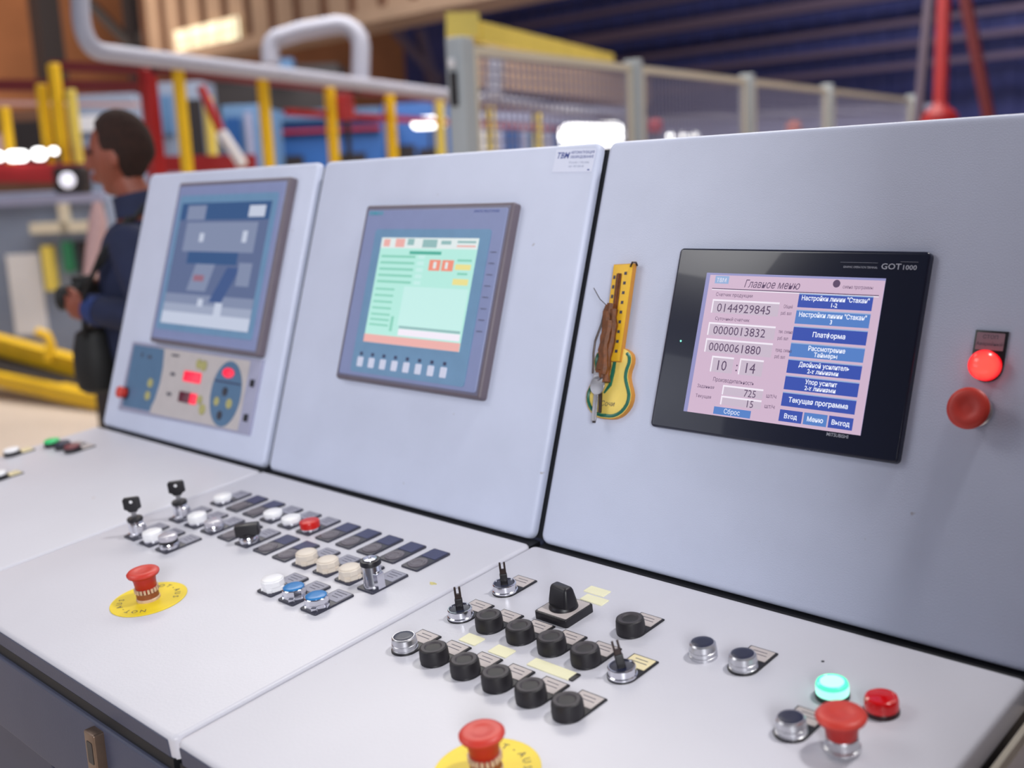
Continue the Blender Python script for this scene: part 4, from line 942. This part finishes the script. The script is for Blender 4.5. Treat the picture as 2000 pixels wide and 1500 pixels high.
for k, (px, w) in enumerate(((90, 0.5), (262, 0.34), (420, 0.3))):
    p = at(px, 50, 24); m = MB('bg_dark'); m.box((p.x, p.y, 5), (w, w, 10)); tag(m.build('steel_column'), ('dark steel column at the top left', 'thinner dark steel column left of the bright girder patch', 'dark column partly behind the bright girder patch')[k], 'column', 'steel columns of the hall')
for k, (x0, y0, x1, y1) in enumerate(((170, 0, 262, 95), (262, 90, 350, -10), (770, 60, 862, 160), (820, 60, 850, 180))):
    m = MB('bg_truss' if k > 1 else 'bg_dark'); m.bar(at(x0, y0, 24), at(x1, y1, 24), 0.18, 0.18); tag(m.build('roof_brace'), ('diagonal brace falling to the right at the top left', 'diagonal brace rising to the right at the top left', 'diagonal brown brace left of the yellow beam', 'steep brown brace left of the yellow beam')[k], 'brace')
for k, z_ in enumerate((3.55, 4.0, 4.45, 5.1, 5.75, 6.5, 7.3)):
    m = MB('bg_truss'); m.box((-2, 22.6, z_), (44, 0.25, 0.12 if k != 3 else 0.24)); tag(m.build('wall_rail'), ('lowest', 'second lowest', 'third lowest', 'thickest', 'fifth lowest', 'sixth lowest', 'highest')[k] + ' horizontal brown rail across the dark blue wall', 'rail', 'rails across the dark blue wall')
for k in range(8):
    xa = -9.5 + k * 2.6
    m = MB('bg_truss'); m.bar((xa + 0.14, 22.3, 5.1), (xa + 1.3, 22.3, 7.2), 0.16, 0.16); m.bar((xa + 1.3, 22.3, 7.2), (xa + 2.46, 22.3, 5.1), 0.16, 0.16)
    tag(m.build('truss_brace'), 'V shaped brown truss brace high on the dark blue wall', 'brace', 'truss braces on the dark blue wall')
# yellow beam behind the first fence post
r = empty('yellow_beam', at(900, 52, 6.6), 'yellow beam starting behind the top of the widest fence post and receding right', 'beam')
a, b = at(872, 50, 6.6), at(935, 50, 6.6); O = r.location
m = MB('bg_yellow_pale'); m.bar(a - O, b - O, 0.12, 0.14); m.build('head_piece', r)
m = MB('bg_yellow_pale'); m.bar(at(925, 62, 6.7) - O, at(1190, 118, 11.5) - O, 0.10, 0.12); m.build('long_piece', r)
m = MB('bg_yellow_pale'); m.bar(at(905, 60, 6.6) - O, Vector((at(905, 60, 6.6).x, at(905, 60, 6.6).y, 0)) - O, 0.08, 0.08); m.build('leg', r)
m = MB('bg_pipe'); m.tube([at(968, 75, 9.0), at(968, 130, 9.0), at(966, 190, 9.0)], 0.07, 12); tag(m.build('white_cylinder'), 'white vertical cylinder seen through the first mesh panel', 'pipe')
# red lifting frame at the right
def slung(name, x0, x1, dep, w, mt, label):
    a, b = at(x0, -120, dep), at(x1, 212, dep); t = (b - a) / (a.z - b.z); e = b + t * b.z * 0.98
    m = MB(mt); m.bar(a, e, w, w); return tag(m.build(name), label, 'frame leg')
slung('red_frame_leg', 1848, 1836, 8.0, 0.075, 'bg_red', 'bright red upright leg at the top right')
slung('red_frame_leg', 1862, 1928, 8.6, 0.075, 'bg_red_dark', 'dark red slanting leg at the top right')
slung('grey_frame_leg', 1826, 1795, 8.8, 0.06, 'bg_truss', 'brown grey slanting leg left of the red ones')
m = MB('bg_red'); p = at(1836, 214, 8.0); m.lathe([(0.14, -0.12), (0.12, -0.03), (0.05, 0.03), (0.04, 0.06)], p, n=20); tag(m.build('red_collar'), 'red collar at the foot of the bright red leg, just above the console', 'collar')
# yellow floor frames at the left
def fbar(nm, xa, ya, xb_, yb, da, db, w, h_, mt, label):
    a, b = at(xa, ya, da), at(xb_, yb, db); m = MB(mt); m.bar(a, b, w, h_); return tag(m.build(nm), label, 'floor barrier', 'yellow floor barriers behind the person')
fbar('floor_barrier', -200, 694, 330, 812, 9.3, 7.45, 0.14, 0.10, 'bg_yellow', 'nearest low yellow barrier on the floor')
fbar('floor_barrier', -200, 618, 330, 764, 9.6, 7.9, 0.12, 0.14, 'bg_yellow', 'farther yellow barrier raised above the floor')
m = MB('bg_dark'); a, b = at(-200, 668, 9.5), at(330, 795, 7.75); m.bar(a, b, 0.3, 0.08); tag(m.build('dark_sill'), 'dark sill between the two yellow floor barriers', 'sill')
m = MB('bg_yellow'); m.tube([at(72, 648, 8.2), at(92, 655, 8.2), at(100, 675, 8.2), at(92, 705, 8.2)], 0.035, 10); tag(m.build('bent_yellow_tube'), 'short bent yellow tube above the floor barrier', 'tube')
r = empty('pink_arm_tube', at(184, 470, 5.2).xy.to_3d(), 'pale pink arm of another person, shaped as a tube on an added stand', 'stand')  # stands for another person's arm; the stand below is added to carry it
O = r.location; m = MB('bg_pink'); m.tube([at(190, 395, 5.2) - O, at(191, 430, 5.2) - O, at(186, 490, 5.2) - O, at(177, 545, 5.2) - O, at(176, 560, 5.2) - O], 0.035, 12, rs=[0.02, 0.042, 0.046, 0.036, 0.02]); m.build('arm_tube', r)
m = MB('bg_dark'); q_ = at(178, 555, 5.2); m.bar(q_ - O, Vector((q_.x, q_.y, 0)) - O, 0.06, 0.06); m.build('stand', r)
# ------------------------------------------------------------------ the person
mat('skin', (132, 68, 50), 0.5, noise=0.05, scale=20)
mat('hair_dark', (40, 20, 14), 0.95, noise=0.3, scale=60, bump=0.5, bscale=80)
mat('jacket_navy', (20, 29, 62), 0.8, noise=0.15, scale=14, bump=0.4, bscale=30)
mat('trouser_dark', (18, 22, 36), 0.8, noise=0.15, scale=14)
mat('cuff_blue', (30, 50, 106), 0.8, noise=0.1, scale=14)
mat('shoe_black', (12, 12, 15), 0.6, noise=0.1)
mat('eye_dark', (30, 22, 20), 0.3, noise=0.05)
def skin_chain(V, E, lv=2, root=0):
    me = bpy.data.meshes.new('t'); me.from_pydata([v[0] for v in V], E, []); ob = bpy.data.objects.new('t', me); COL.objects.link(ob)
    md = ob.modifiers.new('s', 'SKIN'); md.use_smooth_shade = True
    for i, v in enumerate(V):
        d = me.skin_vertices[0].data[i]; d.radius = (v[1], v[1] if len(v) < 3 else v[2]); d.use_root = (i == root)
    sb = ob.modifiers.new('b', 'SUBSURF'); sb.levels = lv; sb.render_levels = lv
    dg = bpy.context.evaluated_depsgraph_get(); out = bpy.data.meshes.new_from_object(ob.evaluated_get(dg))
    r_ = ([v.co.copy() for v in out.vertices], [tuple(p.vertices) for p in out.polygons])
    bpy.data.objects.remove(ob); bpy.data.meshes.remove(me); bpy.data.meshes.remove(out); return r_
def ball(c, rr, fn=None, n=24, k=16):
    vs = [Vector((0, 0, 1))] + [Vector((math.sin(math.pi * j / k) * math.cos(2 * math.pi * i / n), math.sin(math.pi * j / k) * math.sin(2 * math.pi * i / n), math.cos(math.pi * j / k))) for j in range(1, k) for i in range(n)] + [Vector((0, 0, -1))]
    fs = [(0, 1 + i, 1 + (i + 1) % n) for i in range(n)]
    for j in range(k - 2):
        for i in range(n): a = 1 + j * n + i; b = 1 + j * n + (i + 1) % n; fs.append((a, a + n, b + n, b))
    e = len(vs) - 1; fs += [(e, 1 + (k - 2) * n + (i + 1) % n, 1 + (k - 2) * n + i) for i in range(n)]
    out = []
    for v in vs:
        p = Vector((v.x * rr[0], v.y * rr[1], v.z * rr[2]))
        if fn: p = fn(v, p)
        out.append(p + Vector(c))
    return out, fs
def remesh(parts, voxel, name, mt, parent, smooth=3):
    m = MB(mt)
    for vs, fs in parts: m.add(vs, fs)
    o = m.build('t'); md = o.modifiers.new('r', 'REMESH'); md.mode = 'VOXEL'; md.voxel_size = voxel; md.use_smooth_shade = True
    sm = o.modifiers.new('s', 'SMOOTH'); sm.iterations = smooth; sm.factor = 0.5
    dg = bpy.context.evaluated_depsgraph_get(); me = bpy.data.meshes.new_from_object(o.evaluated_get(dg)); me.name = name
    old = o.data; bpy.data.objects.remove(o); bpy.data.meshes.remove(old)
    me.materials.clear(); me.materials.append(M(mt)); me.polygons.foreach_set('use_smooth', [True] * len(me.polygons))
    ob = bpy.data.objects.new(name, me); COL.objects.link(ob); ob.parent = parent; return ob
hp = at(233, 300, 3.3)
person = empty('person', (hp.x, hp.y, 0), 'person in a navy jacket, dark hair, holding a black camera, seen from the side', 'person', None, (0, 0, math.atan2(-0.698, -0.716)))
HC = Vector((0.0, 0, hp.z - 0.005))
def headfn(v, p):
    p = p.copy()
    if v.z < 0: p.y *= 1 - 0.32 * (-v.z) ** 1.3; p.x = p.x * (1 - 0.30 * (-v.z)) + 0.020 * (-v.z)
    if v.x > 0.4: p.x *= 0.94
    if v.x < -0.2 and v.z > -0.2: p.x *= 1.04
    # brow, eye sockets, cheek
    if v.x > 0.3 and -0.02 < v.z < 0.22 and 0.15 < abs(v.y) < 0.6: p.x -= 0.007
    return p
head = [ball(HC, (0.094, 0.074, 0.120), headfn, 32, 24)]
head.append(ball(HC + Vector((0.030, 0, -0.098)), (0.030, 0.026, 0.022)))                    # chin
head.append(skin_chain([(HC + Vector((0.078, 0, 0.020)), 0.008), (HC + Vector((0.098, 0, -0.012)), 0.010), (HC + Vector((0.108, 0, -0.030)), 0.013), (HC + Vector((0.082, 0, -0.036)), 0.014)], [(0, 1), (1, 2), (2, 3)]))  # nose
head.append(ball(HC + Vector((0.078, 0, -0.060)), (0.014, 0.022, 0.006))); head.append(ball(HC + Vector((0.074, 0, -0.074)), (0.014, 0.019, 0.007)))  # lips
for s_ in (-1, 1): head.append(ball(HC + Vector((-0.004, s_ * 0.074, -0.008)), (0.017, 0.008, 0.031)))
Zs = HC.z - 0.215
body = [(Vector((-0.05, 0, 0.95)), 0.12, 0.145), (Vector((-0.045, 0, 1.10)), 0.105, 0.14), (Vector((-0.05, 0, 1.28)), 0.11, 0.155), (Vector((-0.055, 0, 1.41)), 0.085, 0.12), (Vector((-0.045, 0, 1.49)), 0.054), (Vector((-0.012, 0, 1.56)), 0.054), (Vector((0.0, 0, 1.61)), 0.05)]
def arm(s_, off=0.0):
    if s_ > 0: return [(Vector((-0.055, 0.165, 1.425)), 0.058 + off), (Vector((-0.075, 0.215, 1.36)), 0.052 + off), (Vector((-0.125, 0.250, 1.165)), 0.043 + off), (Vector((0.00, 0.190, 1.175)), 0.037 + off), (Vector((0.085, 0.125, 1.185)), 0.029 + off * 1.3)]
    return [(Vector((-0.055, -0.165, 1.425)), 0.058 + off), (Vector((-0.065, -0.215, 1.36)), 0.052 + off), (Vector((-0.090, -0.250, 1.19)), 0.043 + off), (Vector((0.00, -0.165, 1.215)), 0.037 + off), (Vector((0.085, -0.085, 1.245)), 0.029 + off * 1.3)]
def leg(s_, off=0.0): return [(Vector((-0.05, s_ * 0.09, 0.92)), 0.090 + off), (Vector((-0.035, s_ * 0.10, 0.70)), 0.075 + off), (Vector((-0.020, s_ * 0.105, 0.50)), 0.056 + off), (Vector((-0.045, s_ * 0.11, 0.32)), 0.052 + off), (Vector((-0.06, s_ * 0.115, 0.11)), 0.036 + off)]
parts = list(head)
lin = lambda n: [(i, i + 1) for i in range(n - 1)]
parts.append(skin_chain(body, lin(len(body))))
for s_ in (1, -1):
    parts.append(skin_chain(arm(s_), lin(5))); parts.append(skin_chain(leg(s_), lin(5)))
    parts.append(ball((0.0, s_ * 0.118, 0.05), (0.12, 0.042, 0.04)))
def hand(w, fwd, side, up, curl):
    """w wrist, fwd finger direction, side thumb direction, up back of hand"""
    P = []; fwd, side, up = fwd.normalized(), side.normalized(), up.normalized(); pc = w + fwd * 0.045
    R_ = Matrix((fwd, side, up)).transposed()
    vs, fs = ball((0, 0, 0), (0.050, 0.041, 0.016)); P.append(([pc + R_ @ v for v in vs], fs))
    P.append(skin_chain([(w - fwd * 0.03, 0.027, 0.022), (w + fwd * 0.02, 0.027, 0.019)], [(0, 1)]))
    for k, (o_, l) in enumerate(((0.030, 0.072), (0.010, 0.080), (-0.010, 0.074), (-0.029, 0.058))):
        p0 = w + fwd * 0.075 + side * o_; c = curl * (1 + 0.08 * k); Q = [(p0, 0.0095)]; a = 0.15
        for seg in (0.45, 0.32, 0.23):
            a += c; p0 = p0 + (fwd * math.cos(a) - up * math.sin(a)) * l * seg; Q.append((p0, 0.0092 - 0.0006 * len(Q)))
        P.append(skin_chain(Q, lin(4)))
    t0 = w + fwd * 0.030 + side * 0.030; t1 = t0 + fwd * 0.028 + side * 0.022 - up * 0.006; t2 = t1 + fwd * 0.026 + side * 0.004 - up * 0.012
    P.append(skin_chain([(t0, 0.014), (t1, 0.0105), (t2, 0.009)], lin(3)))
    return P
parts += hand(Vector((0.095, 0.118, 1.186)), Vector((1, -0.35, 0.05)), Vector((0.1, 0.1, 1)), Vector((0.35, 1, 0)), 0.55)
parts += hand(Vector((0.092, -0.075, 1.252)), Vector((1, 0.32, 0.10)), Vector((-0.2, 1, 0.1)), Vector((0, 0, 1)), 0.40)
remesh(parts, 0.006, 'body', 'skin', person, 2)
# hair as a cap over the skull
def hairfn(v, p):
    p = headfn(v, p); z = v.z
    line = 0.62 if z > 0.72 else (0.62 - (0.72 - z) * 0.95 if z > 0.05 else (-0.02 - (0.05 - z) * 0.75))
    if z > 0.72: line = 0.62 + (z - 0.72) * 3
    if 0.1 < z < 0.5 and abs(v.y) > 0.75: line += 0.18 * min(1, (abs(v.y) - 0.75) * 6)
    d = max(0.0, min(1.0, (v.x - line) / 0.16)); d = max(d, max(0.0, min(1.0, (-0.62 - z) / 0.15)))
    wob = 0.004 * math.sin(v.x * 17 + v.z * 11) * math.sin(v.y * 19 + 3 * v.z)
    k = 1.075 + 0.05 * max(0, z) + wob * 3
    return Vector((p.x * (k * (1 - d) + 0.93 * d), p.y * (k * (1 - d) + 0.93 * d), p.z * ((k + 0.02) * (1 - d) + 0.95 * d)))
vs, fs = ball(HC + Vector((-0.003, 0, 0.003)), (0.094, 0.074, 0.118), hairfn, 64, 56)
m = MB('hair_dark'); m.add(vs, fs); m.build('hair', person)
for s_ in (-1, 1):
    m = MB('eye_dark'); vs, fs = ball(HC + Vector((0.077, s_ * 0.030, 0.012)), (0.009, 0.012, 0.007), None, 12, 8); m.add(vs, fs); m.build('eye', person)
jk = [(Vector((-0.05, 0, 0.93)), 0.135, 0.165), (Vector((-0.045, 0, 1.10)), 0.122, 0.158), (Vector((-0.05, 0, 1.28)), 0.125, 0.172), (Vector((-0.055, 0, 1.40)), 0.100, 0.15), (Vector((-0.048, 0, 1.465)), 0.072, 0.08)]
jp = [skin_chain(jk, lin(5))]
for s_ in (1, -1): jp.append(skin_chain(arm(s_, 0.014), lin(5)))
j = remesh(jp, 0.008, 'jacket', 'jacket_navy', person, 3)
m = MB('jacket_navy'); 
L = []
for (rx, ry, z_, dx) in ((0.072, 0.085, 1.455, -0.045), (0.066, 0.075, 1.495, -0.036), (0.062, 0.068, 1.52, -0.028), (0.056, 0.062, 1.52, -0.028), (0.058, 0.066, 1.48, -0.034)):
    L.append([(dx + rx * math.cos(a * math.pi / 12), ry * math.sin(a * math.pi / 12), z_ - 0.012 * math.cos(a * math.pi / 12)) for a in range(24)])
m.loops(L, cap0=False, cap1=False); m.build('collar', j)
for s_ in (1, -1):
    w_ = arm(s_)[4][0]; e_ = arm(s_)[3][0]; d_ = (w_ - e_).normalized()
    m = MB('cuff_blue'); m.tube([w_ - d_ * 0.05, w_ - d_ * 0.03, w_ + d_ * 0.004, w_ + d_ * 0.008], 0.04, 16, rs=[0.047, 0.0485, 0.046, 0.040]); m.build('cuff', j)
tp = [skin_chain([(Vector((-0.05, 0, 1.0)), 0.125, 0.15), (Vector((-0.05, 0, 0.90)), 0.12, 0.155)], [(0, 1)])] + [skin_chain(leg(s_, 0.018), lin(5)) for s_ in (1, -1)]
remesh(tp, 0.009, 'trousers', 'trouser_dark', person, 3)
for s_ in (1, -1):
    vs, fs = ball((0.015, s_ * 0.118, 0.052), (0.145, 0.052, 0.052), lambda v, p: Vector((p.x, p.y, max(p.z, -0.05))))
    m = MB('shoe_black'); m.add(vs, fs); m.build('shoe', person)
# camera in the hands
cp_ = person.matrix_basis @ Vector((0.150, 0.015, 1.212))
r = empty('photo_camera', cp_, 'black photo camera held at chest height by the person', 'camera', None, (0, 0, person.rotation_euler[2]))
m = MB('shoe_black'); m.box((0, 0, 0), (0.062, 0.135, 0.085)); m.box((0.0, 0, 0.052), (0.05, 0.055, 0.03)); m.build('camera_body', r)
m = MB('shoe_black'); m.T = Matrix.Rotation(math.pi / 2, 4, 'Y'); m.lathe([(0.034, 0.03), (0.036, 0.05), (0.039, 0.053), (0.039, 0.075), (0.034, 0.08)], n=24); m.build('lens', r)
m = MB('shoe_black'); m.tube([(-0.01, 0.07, 0.03), (-0.09, 0.085, 0.10), (-0.19, 0.08, 0.22), (-0.235, 0.06, 0.275)], 0.006, 8); m.build('strap', r)
bp_ = person.matrix_basis @ Vector((0.125, 0.03, 1.03))
r = empty('camera_bag', bp_, 'black bag hanging in front of the hips of the person', 'bag', None, (0, 0, person.rotation_euler[2]))
m = MB('shoe_black'); m.lathe([(0.045, -0.115), (0.066, -0.10), (0.074, -0.05), (0.072, 0.02), (0.058, 0.075), (0.03, 0.09)], n=28); m.build('bag_body', r)
m = MB('shoe_black'); m.tube([(0.0, 0.09, 0.07), (-0.03, 0.13, 0.20), (-0.11, 0.175, 0.32), (-0.19, 0.13, 0.425)], 0.008, 8); m.build('shoulder_strap', r)

r = on_desk('screw_hole', 0.3266, 0.0852, 'tiny dark screw hole in the right desk behind the green lamp', 'hole')
m = MB('gap_rubber_and_shade'); m.lathe([(0.0018, 0), (0.0018, 0.0003)], n=14); m.build('hole_rim', r)
mat('stain_yellow', (206, 196, 130), 0.7, noise=0.2, scale=200)
r = on_desk('paint_chip', -0.2017, 0.1745, 'small yellowish paint chip on the middle desk near the seam', 'mark')
m = MB('stain_yellow'); m.prism([(0.006 * math.cos(a) * (1 + 0.35 * math.sin(3 * a)), 0.0035 * math.sin(a)) for a in [i * math.pi / 8 for i in range(16)]], 0, 0.0003); m.build('chip', r)
for px, py, l in ((1280, 246, 'small red lamp seen over the left end of the right console door'), (1551, 250, 'small orange lamp seen over the middle of the right console door')):
    p = at(px, py, 12.0); r = empty('signal_lamp', (p.x, p.y, 0), l, 'lamp')
    m = MB('bg_dark'); m.lathe([(0.02, 0), (0.02, p.z - 0.06)], n=10); m.build('pole', r)
    m = MB('bg_red' if px < 1400 else mat('bg_orange', (214, 120, 90), 0.5, noise=0.05)); m.lathe([(0.05, p.z - 0.07), (0.085, p.z - 0.04), (0.085, p.z + 0.03), (0.05, p.z + 0.07), (0.01, p.z + 0.08)], n=20); m.build('lens', r)
